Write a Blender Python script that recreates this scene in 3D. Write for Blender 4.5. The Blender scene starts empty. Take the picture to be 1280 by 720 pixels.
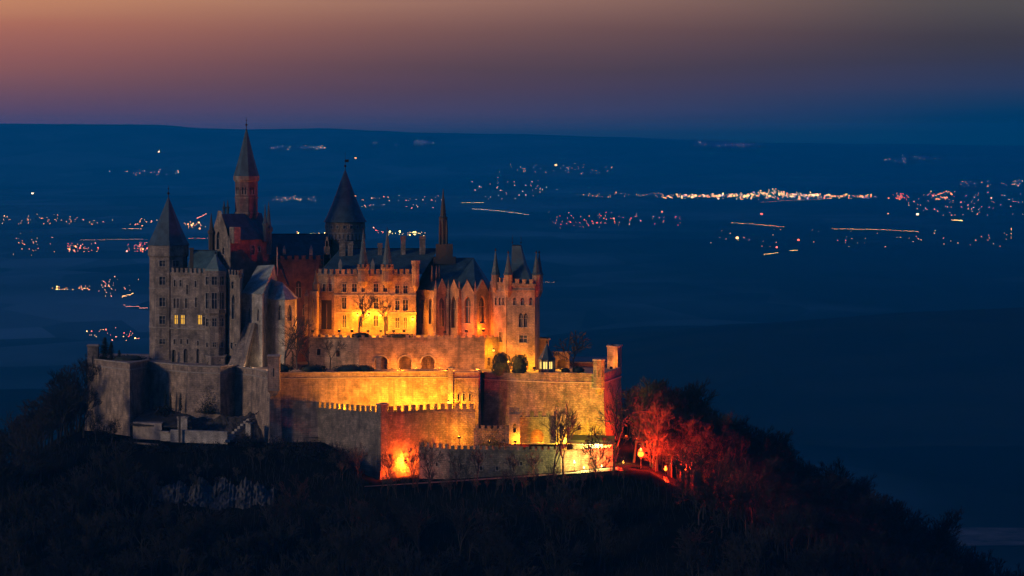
import bpy, math, random
from mathutils import Vector, noise
from mathutils.geometry import tessellate_polygon

R = math.radians
random.seed(7)
sc = bpy.context.scene
C = sc.collection

# ------------------------------------------------------------------ camera
FPX = 4545.45            # focal length in pixels of the 1280 px wide photograph
CZ = 401.5               # the camera stands about 400 m above the plain
HORIZON = 158.0
cam_d = bpy.data.cameras.new('camera')
cam_d.sensor_width = 36.0
cam_d.lens = 36.0 * FPX / 1280.0
cam_d.shift_y = -(360.0 - HORIZON) / 1280.0
cam_d.clip_start = 5.0
cam_d.clip_end = 200000.0
cam = bpy.data.objects.new('camera', cam_d)
cam.location = (0, 0, CZ)
cam.rotation_euler = (R(90), 0, 0)
C.objects.link(cam)
sc.camera = cam

# ------------------------------------------------------------------ world and sun
SUN_DIR = Vector((-0.87, -0.44, 0.23)).normalized()      # towards the after-glow
SUN_STRENGTH = 1.25
SKY_STRENGTH = 0.24
HAZE_DENSITY = 6.3e-5
HAZE_COLOR = (0.0, 0.55, 0.97)
world = bpy.data.worlds.new('World')
sc.world = world
world.use_nodes = True
wn = world.node_tree
wn.nodes.clear()


def wnode(t, **kw):
    n = wn.nodes.new(t)
    for k, v in kw.items():
        setattr(n, k, v)
    return n


def wmath(op, a, b=None, clamp=False):
    n = wnode('ShaderNodeMath', operation=op)
    n.use_clamp = clamp
    for i, v in enumerate((a, b)):
        if v is None:
            continue
        if hasattr(v, 'links'):
            wn.links.new(v, n.inputs[i])
        else:
            n.inputs[i].default_value = v
    return n.outputs[0]


def lin(c):
    c = c / 255.0
    return c / 12.92 if c <= 0.04045 else ((c + 0.055) / 1.055) ** 2.4


def rgb(r, g, b):
    return (lin(r), lin(g), lin(b), 1)


wout = wnode('ShaderNodeOutputWorld')
wbg = wnode('ShaderNodeBackground')
wtc = wnode('ShaderNodeTexCoord')
wsep = wnode('ShaderNodeSeparateXYZ')
wn.links.new(wtc.outputs['Generated'], wsep.inputs[0])
ze = wsep.outputs['Z']
# a slow unevenness of the dust layer
wmap = wnode('ShaderNodeMapping')
wmap.inputs['Scale'].default_value = (5, 5, 55)
wn.links.new(wtc.outputs['Generated'], wmap.inputs[0])
wnz = wnode('ShaderNodeTexNoise')
wnz.inputs['Scale'].default_value = 1.3
wnz.inputs['Detail'].default_value = 3
wn.links.new(wmap.outputs[0], wnz.inputs['Vector'])
zfade = wmath('DIVIDE', wmath('SUBTRACT', ze, 0.002), 0.014, True)
zw = wmath('ADD', ze, wmath('MULTIPLY', zfade, wmath('MULTIPLY', wmath('SUBTRACT', wnz.outputs['Fac'], 0.5), 0.010)))
zr = wmath('DIVIDE', wmath('ADD', zw, 0.007), 0.057, True)


def sky_ramp(stops):
    n = wnode('ShaderNodeValToRGB')
    e = n.color_ramp.elements
    while len(e) < len(stops):
        e.new(0.5)
    for el, (p, c) in zip(e, stops):
        el.position = p
        el.color = (*c, 1)
    n.color_ramp.interpolation = 'LINEAR'
    wn.links.new(zr, n.inputs[0])
    return n.outputs[0]


def el(py):
    return max(0.0, ((HORIZON - py) / FPX + 0.007) / 0.057)


HAZE_TOP = 427.0         # the air ends just above the far crest
HAZE_END = 36500.0


def beyond(stops, glow):
    """sky colours behind the air: what is seen less what the air itself adds, over what it lets through"""
    stops = sorted(stops)
    for py in (157.0, 156.0, 155.0, 154.0, 153.0, 151.0, 149.0, 147.0, 142.0, 132.0, 120.0):
        for (pa, ca), (pb, cb) in zip(stops, stops[1:]):
            if pa < py < pb:
                stops = sorted(stops + [(py, tuple(u + (v - u) * (py - pa) / (pb - pa) for u, v in zip(ca, cb)))])
                break
    out = []
    for py, c in stops:
        e = (HORIZON - py) / FPX
        d = min(HAZE_END, (HAZE_TOP - CZ) / e) if e > 0 else HAZE_END
        t = math.exp(-HAZE_DENSITY * d)
        q = [max(0.0, (lin(v) - (1 - t) * g) / t) for v, g in zip(c, glow)]
        out.append((min(1.0, el(py)), q))
    return sorted(out)


GLOW_L, GLOW_M, GLOW_R = (0.0005, 0.036, 0.118), (0.0005, 0.035, 0.118), (0.0002, 0.034, 0.116)
left_c = sky_ramp(beyond([(184, (60, 64, 104)), (165, (62, 66, 106)), (158, (66, 67, 107)), (152, (70, 68, 107)), (145, (76, 70, 106)), (138, (88, 72, 104)), (105, (118, 82, 96)), (70, (148, 93, 92)), (35, (174, 109, 93)), (0, (200, 138, 103))], GLOW_L))
mid_c = sky_ramp(beyond([(184, (12, 56, 98)), (165, (26, 58, 98)), (158, (42, 60, 98)), (152, (50, 62, 99)), (145, (58, 64, 100)), (138, (64, 65, 99)), (108, (77, 65, 88)), (80, (86, 68, 82)), (45, (112, 82, 84)), (2, (148, 108, 98))], GLOW_M))
right_c = sky_ramp(beyond([(184, (0, 54, 94)), (165, (0, 54, 94)), (158, (0, 54, 95)), (152, (0, 54, 95)), (145, (1, 54, 96)), (138, (6, 55, 97)), (112, (38, 57, 93)), (80, (50, 56, 80)), (45, (60, 59, 73)), (2, (80, 76, 80))], GLOW_R))
az = wmath('DIVIDE', wsep.outputs['X'], 0.145)


def ease(v, lo, hi):
    n = wnode('ShaderNodeMapRange', interpolation_type='SMOOTHSTEP')
    wn.links.new(v, n.inputs[0])
    n.inputs[1].default_value = lo
    n.inputs[2].default_value = hi
    return n.outputs[0]


azw = wmath('ADD', az, wmath('MULTIPLY', wmath('SUBTRACT', wnz.outputs['Fac'], 0.5), 0.5))
tl = ease(azw, 0.10, -1.25)
tr = ease(azw, -0.20, 1.0)
m1 = wnode('ShaderNodeMix', data_type='RGBA')
wn.links.new(tl, m1.inputs[0])
wn.links.new(mid_c, m1.inputs[6])
wn.links.new(left_c, m1.inputs[7])
m2 = wnode('ShaderNodeMix', data_type='RGBA')
wn.links.new(tr, m2.inputs[0])
wn.links.new(m1.outputs[2], m2.inputs[6])
wn.links.new(right_c, m2.inputs[7])
nish = wnode('ShaderNodeTexSky')
nish.sky_type = 'NISHITA'
nish.sun_disc = False
nish.sun_elevation = math.asin(SUN_DIR.z)
nish.sun_rotation = math.atan2(SUN_DIR.x, SUN_DIR.y)
nish.altitude = 900
nish.ozone_density = 4.0
nsc = wnode('ShaderNodeVectorMath', operation='MULTIPLY')
wn.links.new(nish.outputs[0], nsc.inputs[0])
nsc.inputs[1].default_value = (0.10 * SKY_STRENGTH, 0.17 * SKY_STRENGTH, 0.36 * SKY_STRENGTH)   # late dusk
sector = ease(wsep.outputs['Y'], 0.35, 0.93)
m4 = wnode('ShaderNodeMix', data_type='RGBA')
wn.links.new(sector, m4.inputs[0])
m4.inputs[6].default_value = (0.012, 0.022, 0.05, 1)
wn.links.new(m2.outputs[2], m4.inputs[7])
up = wnode('ShaderNodeMapRange', interpolation_type='SMOOTHSTEP')
wn.links.new(ze, up.inputs[0])
up.inputs[1].default_value = 0.05
up.inputs[2].default_value = 0.22
m3 = wnode('ShaderNodeMix', data_type='RGBA')
wn.links.new(up.outputs[0], m3.inputs[0])
wn.links.new(m4.outputs[2], m3.inputs[6])
wn.links.new(nsc.outputs[0], m3.inputs[7])
wn.links.new(m3.outputs[2], wbg.inputs[0])
wbg.inputs[1].default_value = 1.0
wn.links.new(wbg.outputs[0], wout.inputs[0])

sun_d = bpy.data.lights.new('sun', 'SUN')
sun_d.energy = SUN_STRENGTH
sun_d.angle = R(9)
sun_d.color = (1.0, 0.73, 0.50)
sun = bpy.data.objects.new('sun', sun_d)
sun.rotation_euler = SUN_DIR.to_track_quat('Z', 'Y').to_euler()
sun.location = (-300, 700, 600)
C.objects.link(sun)

sc.render.engine = 'CYCLES'
cy = sc.cycles
cy.use_denoising = True
cy.max_bounces = 5
cy.diffuse_bounces = 3
cy.glossy_bounces = 2
cy.transparent_max_bounces = 8
cy.volume_bounces = 0
cy.sample_clamp_indirect = 4.0
cy.caustics_reflective = False
cy.caustics_refractive = False
sc.view_settings.view_transform = 'Standard'
sc.view_settings.look = 'None'
sc.view_settings.gamma = 1.0
sc.view_settings.exposure = 0.0
sc.view_settings.use_curve_mapping = False



# ------------------------------------------------------------------ materials
def new_mat(name):
    m = bpy.data.materials.new(name)
    m.use_nodes = True
    nt = m.node_tree
    return m, nt, nt.nodes['Principled BSDF']


def nd(nt, t, **kw):
    n = nt.nodes.new(t)
    for k, v in kw.items():
        setattr(n, k, v)
    return n


def wall_coord(nt):
    """u along the wall, v up the wall, whatever way the wall faces"""
    g = nd(nt, 'ShaderNodeNewGeometry')
    cr = nd(nt, 'ShaderNodeVectorMath', operation='CROSS_PRODUCT')
    cr.inputs[0].default_value = (0, 0, 1)
    nt.links.new(g.outputs['True Normal'], cr.inputs[1])
    dt = nd(nt, 'ShaderNodeVectorMath', operation='DOT_PRODUCT')
    nt.links.new(cr.outputs[0], dt.inputs[0])
    nt.links.new(g.outputs['Position'], dt.inputs[1])
    sp = nd(nt, 'ShaderNodeSeparateXYZ')
    nt.links.new(g.outputs['Position'], sp.inputs[0])
    cb = nd(nt, 'ShaderNodeCombineXYZ')
    nt.links.new(dt.outputs['Value'], cb.inputs[0])
    nt.links.new(sp.outputs['Z'], cb.inputs[1])
    return cb.outputs[0], g.outputs['Position']


def masonry(name, c1, c2, stain, bw=0.9, bh=0.42, rough=0.9, bump=0.5, mortar=0.05):
    m, nt, b = new_mat(name)
    uv, pos = wall_coord(nt)
    br = nd(nt, 'ShaderNodeTexBrick')
    br.inputs['Scale'].default_value = 1.0
    br.inputs['Brick Width'].default_value = bw
    br.inputs['Row Height'].default_value = bh
    br.inputs['Mortar Size'].default_value = mortar
    br.inputs['Mortar Smooth'].default_value = 0.4
    br.inputs['Bias'].default_value = 0.0
    br.inputs['Color1'].default_value = (*c1, 1)
    br.inputs['Color2'].default_value = (*c2, 1)
    br.inputs['Mortar'].default_value = (*[x * 0.5 for x in c1], 1)
    # courses are never quite level nor joints quite regular
    nw = nd(nt, 'ShaderNodeTexNoise')
    nw.inputs['Scale'].default_value = 0.9
    nw.inputs['Detail'].default_value = 3
    nt.links.new(pos, nw.inputs['Vector'])
    wv = nd(nt, 'ShaderNodeVectorMath', operation='SCALE')
    wv.inputs['Scale'].default_value = 0.9
    nt.links.new(nw.outputs['Color'], wv.inputs[0])
    wa = nd(nt, 'ShaderNodeVectorMath', operation='ADD')
    nt.links.new(uv, wa.inputs[0])
    nt.links.new(wv.outputs[0], wa.inputs[1])
    nt.links.new(wa.outputs[0], br.inputs['Vector'])
    # patches of newer and older masonry
    n1 = nd(nt, 'ShaderNodeTexNoise')
    n1.inputs['Scale'].default_value = 0.33
    n1.inputs['Detail'].default_value = 7
    n1.inputs['Roughness'].default_value = 0.68
    nt.links.new(pos, n1.inputs['Vector'])
    r1 = nd(nt, 'ShaderNodeMapRange')
    r1.inputs[1].default_value = 0.34
    r1.inputs[2].default_value = 0.66
    r1.inputs[3].default_value = 0.38
    r1.inputs[4].default_value = 1.35
    nt.links.new(n1.outputs['Fac'], r1.inputs[0])
    mul = nd(nt, 'ShaderNodeVectorMath', operation='SCALE')
    nt.links.new(br.outputs['Color'], mul.inputs[0])
    nt.links.new(r1.outputs[0], mul.inputs['Scale'])
    # runs of damp and soot down the wall
    mp = nd(nt, 'ShaderNodeMapping')
    mp.inputs['Scale'].default_value = (0.75, 0.09, 1)
    nt.links.new(uv, mp.inputs[0])
    n2 = nd(nt, 'ShaderNodeTexNoise')
    n2.inputs['Scale'].default_value = 1.0
    n2.inputs['Detail'].default_value = 5
    nt.links.new(mp.outputs[0], n2.inputs['Vector'])
    r2 = nd(nt, 'ShaderNodeMapRange')
    r2.inputs[1].default_value = 0.48
    r2.inputs[2].default_value = 0.72
    r2.inputs[3].default_value = 0.0
    r2.inputs[4].default_value = 0.9
    nt.links.new(n2.outputs['Fac'], r2.inputs[0])
    mx = nd(nt, 'ShaderNodeMix', data_type='RGBA')
    nt.links.new(r2.outputs[0], mx.inputs[0])
    nt.links.new(mul.outputs[0], mx.inputs[6])
    mx.inputs[7].default_value = (*stain, 1)
    nt.links.new(mx.outputs[2], b.inputs['Base Color'])
    b.inputs['Roughness'].default_value = rough
    bp = nd(nt, 'ShaderNodeBump')
    bp.inputs['Strength'].default_value = bump
    bp.inputs['Distance'].default_value = 0.25
    ad = nd(nt, 'ShaderNodeMath', operation='ADD')
    n3 = nd(nt, 'ShaderNodeTexNoise')
    n3.inputs['Scale'].default_value = 1.6
    n3.inputs['Detail'].default_value = 6
    nt.links.new(pos, n3.inputs['Vector'])
    nt.links.new(br.outputs['Fac'], ad.inputs[0])
    ad.inputs[0].default_value = 0
    sb = nd(nt, 'ShaderNodeMath', operation='SUBTRACT')
    nt.links.new(n3.outputs['Fac'], sb.inputs[0])
    nt.links.new(br.outputs['Fac'], sb.inputs[1])
    nt.links.new(sb.outputs[0], bp.inputs['Height'])
    nt.links.new(bp.outputs[0], b.inputs['Normal'])
    return m


def mottled(name, c1, c2, scale=0.5, rough=0.85, detail=6, bump=0.3, stretch=None):
    m, nt, b = new_mat(name)
    g = nd(nt, 'ShaderNodeNewGeometry')
    v = g.outputs['Position']
    if stretch:
        mp = nd(nt, 'ShaderNodeMapping')
        mp.inputs['Scale'].default_value = stretch
        nt.links.new(v, mp.inputs[0])
        v = mp.outputs[0]
    n = nd(nt, 'ShaderNodeTexNoise')
    n.inputs['Scale'].default_value = scale
    n.inputs['Detail'].default_value = detail
    n.inputs['Roughness'].default_value = 0.65
    nt.links.new(v, n.inputs['Vector'])
    r = nd(nt, 'ShaderNodeValToRGB')
    r.color_ramp.elements[0].position = 0.36
    r.color_ramp.elements[1].position = 0.64
    r.color_ramp.elements[0].color = (*c1, 1)
    r.color_ramp.elements[1].color = (*c2, 1)
    nt.links.new(n.outputs['Fac'], r.inputs[0])
    nt.links.new(r.outputs[0], b.inputs['Base Color'])
    b.inputs['Roughness'].default_value = rough
    if bump:
        bp = nd(nt, 'ShaderNodeBump')
        bp.inputs['Strength'].default_value = bump
        bp.inputs['Distance'].default_value = 0.3
        nt.links.new(n.outputs['Fac'], bp.inputs['Height'])
        nt.links.new(bp.outputs[0], b.inputs['Normal'])
    return m


def slate(name, c1, c2, rough=0.45):
    m, nt, b = new_mat(name)
    uv, pos = wall_coord(nt)
    br = nd(nt, 'ShaderNodeTexBrick')
    br.inputs['Scale'].default_value = 1.0
    br.inputs['Brick Width'].default_value = 0.55
    br.inputs['Row Height'].default_value = 0.3
    br.inputs['Mortar Size'].default_value = 0.03
    br.inputs['Color1'].default_value = (*c1, 1)
    br.inputs['Color2'].default_value = (*c2, 1)
    br.inputs['Mortar'].default_value = (*[x * 0.5 for x in c1], 1)
    nt.links.new(uv, br.inputs['Vector'])
    n1 = nd(nt, 'ShaderNodeTexNoise')
    n1.inputs['Scale'].default_value = 0.5
    n1.inputs['Detail'].default_value = 6
    nt.links.new(pos, n1.inputs['Vector'])
    r1 = nd(nt, 'ShaderNodeMapRange')
    r1.inputs[1].default_value = 0.3
    r1.inputs[2].default_value = 0.7
    r1.inputs[3].default_value = 0.6
    r1.inputs[4].default_value = 1.35
    nt.links.new(n1.outputs['Fac'], r1.inputs[0])
    mul = nd(nt, 'ShaderNodeVectorMath', operation='SCALE')
    nt.links.new(br.outputs['Color'], mul.inputs[0])
    nt.links.new(r1.outputs[0], mul.inputs['Scale'])
    nt.links.new(mul.outputs[0], b.inputs['Base Color'])
    b.inputs['Roughness'].default_value = rough
    bp = nd(nt, 'ShaderNodeBump')
    bp.inputs['Strength'].default_value = 0.3
    bp.inputs['Distance'].default_value = 0.1
    bp.invert = True
    nt.links.new(br.outputs['Fac'], bp.inputs['Height'])
    nt.links.new(bp.outputs[0], b.inputs['Normal'])
    return m


def plain(name, c, rough=0.6, metal=0.0):
    m, nt, b = new_mat(name)
    n = nd(nt, 'ShaderNodeTexNoise')
    n.inputs['Scale'].default_value = 1.5
    n.inputs['Detail'].default_value = 4
    g = nd(nt, 'ShaderNodeNewGeometry')
    nt.links.new(g.outputs['Position'], n.inputs['Vector'])
    mr = nd(nt, 'ShaderNodeMapRange')
    mr.inputs[3].default_value = 0.7
    mr.inputs[4].default_value = 1.3
    nt.links.new(n.outputs['Fac'], mr.inputs[0])
    vm = nd(nt, 'ShaderNodeVectorMath', operation='SCALE')
    vm.inputs[0].default_value = c
    nt.links.new(mr.outputs[0], vm.inputs['Scale'])
    nt.links.new(vm.outputs[0], b.inputs['Base Color'])
    b.inputs['Roughness'].default_value = rough
    b.inputs['Metallic'].default_value = metal
    return m


def glow(name, c, s, sample=False):
    m, nt, b = new_mat(name)
    b.inputs['Base Color'].default_value = (0.02, 0.02, 0.02, 1)
    b.inputs['Emission Color'].default_value = (*c, 1)
    b.inputs['Emission Strength'].default_value = s
    if not sample:
        m.cycles.emission_sampling = 'NONE'
    return m


M = {}
M['stone'] = masonry('weathered_limestone', (0.34, 0.26, 0.185), (0.235, 0.18, 0.13), (0.06, 0.05, 0.042))
M['bastion'] = masonry('bastion_limestone', (0.36, 0.255, 0.17), (0.26, 0.185, 0.125), (0.09, 0.07, 0.055), 1.3, 0.55, mortar=0.045)
M['rubble'] = masonry('rubble_masonry', (0.27, 0.21, 0.15), (0.17, 0.135, 0.10), (0.07, 0.06, 0.05), 0.9, 0.5, bump=0.9, mortar=0.05)
M['pale'] = masonry('pale_chapel_stone', (0.42, 0.37, 0.29), (0.35, 0.31, 0.25), (0.2, 0.17, 0.14), 0.8, 0.4)
M['brick'] = masonry('red_brick', (0.30, 0.125, 0.08), (0.22, 0.10, 0.07), (0.09, 0.05, 0.04), 0.5, 0.2)
M['brown'] = masonry('brown_tower_stone', (0.22, 0.13, 0.10), (0.17, 0.105, 0.08), (0.08, 0.055, 0.05), 0.8, 0.4)
M['palace'] = masonry('palace_sandstone', (0.33, 0.22, 0.13), (0.26, 0.175, 0.11), (0.12, 0.085, 0.06))
M['cap'] = mottled('coping_stone', (0.20, 0.16, 0.12), (0.32, 0.27, 0.21), 0.8)
M['slate'] = slate('blue_slate', (0.024, 0.058, 0.072), (0.04, 0.088, 0.105), 0.6)
M['greenroof'] = slate('green_copper_roof', (0.05, 0.105, 0.10), (0.075, 0.14, 0.13), 0.5)
M['greyroof'] = slate('grey_lichen_slate', (0.27, 0.30, 0.24), (0.36, 0.38, 0.30), 0.85)
M['iron'] = plain('dark_iron', (0.02, 0.02, 0.022), 0.5, 0.6)
M['glass'] = plain('dark_window_glass', (0.012, 0.014, 0.018), 0.4)
M['void'] = plain('dark_door_and_slit_shade', (0.018, 0.013, 0.01), 0.8)  # timber doors, and painted shade in slits and the open gateway
M['timber'] = plain('old_timber', (0.06, 0.045, 0.03), 0.8)
M['lit'] = glow('lit_window_glass', (1.0, 0.50, 0.05), 0.9)
M['lit_pale'] = glow('lit_pavilion_glass', (1.0, 0.66, 0.16), 1.6)
M['bulb'] = glow('sodium_bulb', (1.0, 0.42, 0.05), 4)
M['bulb_red'] = glow('red_bulb', (1.0, 0.17, 0.012), 6)
M['bulb_white'] = glow('white_bulb', (1.0, 0.9, 0.45), 3)
M['bark'] = mottled('bark', (0.008, 0.007, 0.006), (0.02, 0.016, 0.013), 2.0)
M['twig'] = plain('bare_twigs', (0.010, 0.008, 0.007), 0.9)
M['twig_lit'] = plain('lit_bare_twigs', (0.04, 0.032, 0.024), 0.9)  # lighter copy of the twigs, so trees near lamps look lit
M['conifer'] = mottled('conifer_needles', (0.008, 0.013, 0.008), (0.02, 0.032, 0.018), 2.0)
M['hedge'] = mottled('clipped_hedge', (0.03, 0.045, 0.012), (0.06, 0.08, 0.02), 3.0)
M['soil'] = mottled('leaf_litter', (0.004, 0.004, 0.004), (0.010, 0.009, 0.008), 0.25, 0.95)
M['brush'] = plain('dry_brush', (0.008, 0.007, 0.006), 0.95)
M['gravel'] = mottled('court_gravel', (0.16, 0.13, 0.10), (0.24, 0.2, 0.15), 1.5)
M['asphalt'] = mottled('road_asphalt', (0.05, 0.048, 0.046), (0.075, 0.07, 0.066), 1.5)
M['rock'] = mottled('pale_cliff_rock', (0.010, 0.010, 0.011), (0.075, 0.073, 0.07), 0.7, 0.9, 8, 0.8, (1, 1, 0.45))
M['bank'] = mottled('bare_earth_bank', (0.012, 0.010, 0.009), (0.06, 0.05, 0.042), 1.1, 0.95, 9, 1.0)
M['tile'] = mottled('old_roof_tile', (0.010, 0.009, 0.008), (0.035, 0.028, 0.024), 1.4, 0.9, 6, 0.6)
M['plaster'] = mottled('stained_plaster', (0.20, 0.16, 0.12), (0.36, 0.29, 0.22), 0.8)


# ------------------------------------------------------------------ building kit
ORG = {}


def X(px, Y):
    return (px - 640.0) * Y / FPX


def Z(py, Y):
    return CZ - (py - HORIZON) * Y / FPX


def V(px, Y):
    return (X(px, Y), Y)


def W(px, py, Y):
    return Vector((X(px, Y), Y, Z(py, Y)))


class MB:
    def __init__(s):
        s.v = []
        s.f = []

    def poly(s, pts):
        n = len(s.v)
        s.v += [tuple(p) for p in pts]
        s.f.append(tuple(range(n, n + len(pts))))

    def box(s, c, d, ang=0.0):
        """c centre, d full sizes, ang about z"""
        n = len(s.v)
        ca, sa = math.cos(ang), math.sin(ang)
        for z in (-1, 1):
            for (a, b) in ((-1, -1), (1, -1), (1, 1), (-1, 1)):
                x, y = a * d[0] / 2, b * d[1] / 2
                s.v.append((c[0] + x * ca - y * sa, c[1] + x * sa + y * ca, c[2] + z * d[2] / 2))
        for q in ((0, 3, 2, 1), (4, 5, 6, 7), (0, 1, 5, 4), (1, 2, 6, 5), (2, 3, 7, 6), (3, 0, 4, 7)):
            s.f.append(tuple(n + i for i in q))

    def slab(s, P0, P1, out0, out1, z0, z1):
        """a bar along the wall line P0-P1 between two offsets from the wall face (positive is outward)"""
        P0, P1 = Vector(P0[:2]), Vector(P1[:2])
        d = (P1 - P0).normalized()
        nn = s.nrm
        a = [P0 + nn * out0, P1 + nn * out0, P1 + nn * out1, P0 + nn * out1]
        n = len(s.v)
        for z in (z0, z1):
            s.v += [(p.x, p.y, z) for p in a]
        for q in ((0, 3, 2, 1), (4, 5, 6, 7), (0, 1, 5, 4), (1, 2, 6, 5), (2, 3, 7, 6), (3, 0, 4, 7)):
            s.f.append(tuple(n + i for i in q))

    def tube(s, p0, p1, r0, r1, n=6, cap=True):
        p0, p1 = Vector(p0), Vector(p1)
        d = (p1 - p0)
        if d.length < 1e-6:
            return
        d.normalize()
        a = d.orthogonal().normalized()
        b = d.cross(a)
        k = len(s.v)
        for p, r in ((p0, r0), (p1, r1)):
            for i in range(n):
                t = 2 * math.pi * i / n
                s.v.append(tuple(p + a * (r * math.cos(t)) + b * (r * math.sin(t))))
        for i in range(n):
            j = (i + 1) % n
            s.f.append((k + i, k + j, k + n + j, k + n + i))
        if cap:
            s.f.append(tuple(k + i for i in reversed(range(n))))
            s.f.append(tuple(k + n + i for i in range(n)))

    def lathe(s, cx, cy, prof, n=16, rot=0.0, squash=1.0):
        """profile of (radius, z) from bottom to top"""
        k = len(s.v)
        for (r, z) in prof:
            for i in range(n):
                t = 2 * math.pi * i / n + rot
                s.v.append((cx + r * math.cos(t), cy + r * math.sin(t) * squash, z))
        for q in range(len(prof) - 1):
            for i in range(n):
                j = (i + 1) % n
                s.f.append((k + q * n + i, k + q * n + j, k + (q + 1) * n + j, k + (q + 1) * n + i))
        s.f.append(tuple(k + i for i in reversed(range(n))))
        e = k + (len(prof) - 1) * n
        s.f.append(tuple(e + i for i in range(n)))

    def sphere(s, c, r, n=8, m=6, sz=1.0):
        prof = [(max(1e-3, r * math.sin(math.pi * i / m)), c[2] - sz * r * math.cos(math.pi * i / m)) for i in range(m + 1)]
        s.lathe(c[0], c[1], prof, n)

    def build(s, name, mat, parent=None, smooth=False):
        o_ = ORG.get(parent.name, Vector((0, 0, 0))) if parent else Vector((0, 0, 0))
        me = bpy.data.meshes.new(name)
        me.from_pydata([(v[0] - o_.x, v[1] - o_.y, v[2] - o_.z) for v in s.v], [], s.f)
        me.update()
        if smooth:
            me.polygons.foreach_set('use_smooth', [True] * len(me.polygons))
        me.materials.append(mat)
        o = bpy.data.objects.new(name, me)
        C.objects.link(o)
        if parent:
            o.parent = parent
            ORG[o.name] = o_
        return o


def tag(o, label=None, cat=None, group=None, kind=None):
    for k, v in (('label', label), ('category', cat), ('group', group), ('kind', kind)):
        if v:
            o[k] = v
    return o


def thing(name, label, cat, loc, group=None):
    o = bpy.data.objects.new(name, None)
    o.empty_display_size = 0.5
    o.location = loc
    C.objects.link(o)
    ORG[o.name] = Vector(loc)
    return tag(o, label, cat, group)


def own(o):
    """put the origin of a one-mesh thing at its base"""
    vs = [v.co for v in o.data.vertices]
    c = Vector((sum(v.x for v in vs) / len(vs), sum(v.y for v in vs) / len(vs), min(v.z for v in vs)))
    for v in o.data.vertices:
        v.co -= c
    o.location = c
    return o


def ccw(pts):
    return sum(pts[i][0] * pts[(i + 1) % len(pts)][1] - pts[(i + 1) % len(pts)][0] * pts[i][1] for i in range(len(pts))) > 0


def outward(pts, i):
    a, b = Vector(pts[i]), Vector(pts[(i + 1) % len(pts)])
    d = (b - a).normalized()
    n = Vector((d.y, -d.x))
    return n if ccw(pts) else -n


def side_uz(P0, P1, px, py):
    P0, P1 = Vector(P0), Vector(P1)
    k = (px - 640.0) / FPX
    d = P1 - P0
    t = (k * P0.y - P0.x) / (d.x - k * d.y)
    Y = P0.y + t * d.y
    return t * d.length, Z(py, Y)


def opening_poly(u0, u1, z0, z1, kind):
    if kind == 'rect':
        return [(u0, z0), (u1, z0), (u1, z1), (u0, z1)]
    w = u1 - u0
    pts = [(u0, z0), (u1, z0)]
    if kind == 'arch':
        zc = z1 - w / 2
        pts += [(u0 + w / 2 + w / 2 * math.cos(t), zc + w / 2 * math.sin(t)) for t in [math.pi * i / 8 for i in range(9)]]
    else:      # pointed
        h = min(w * 0.9, (z1 - z0) * 0.5)
        zc = z1 - h
        for i in range(5):
            t = (math.pi / 3) * i / 4
            pts.append((u0 + w * math.cos(t), zc + h * math.sin(t) / math.sin(math.pi / 3)))
        for i in range(3, -1, -1):
            t = (math.pi / 3) * i / 4
            pts.append((u1 - w * math.cos(t), zc + h * math.sin(t) / math.sin(math.pi / 3)))
    return pts


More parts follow.
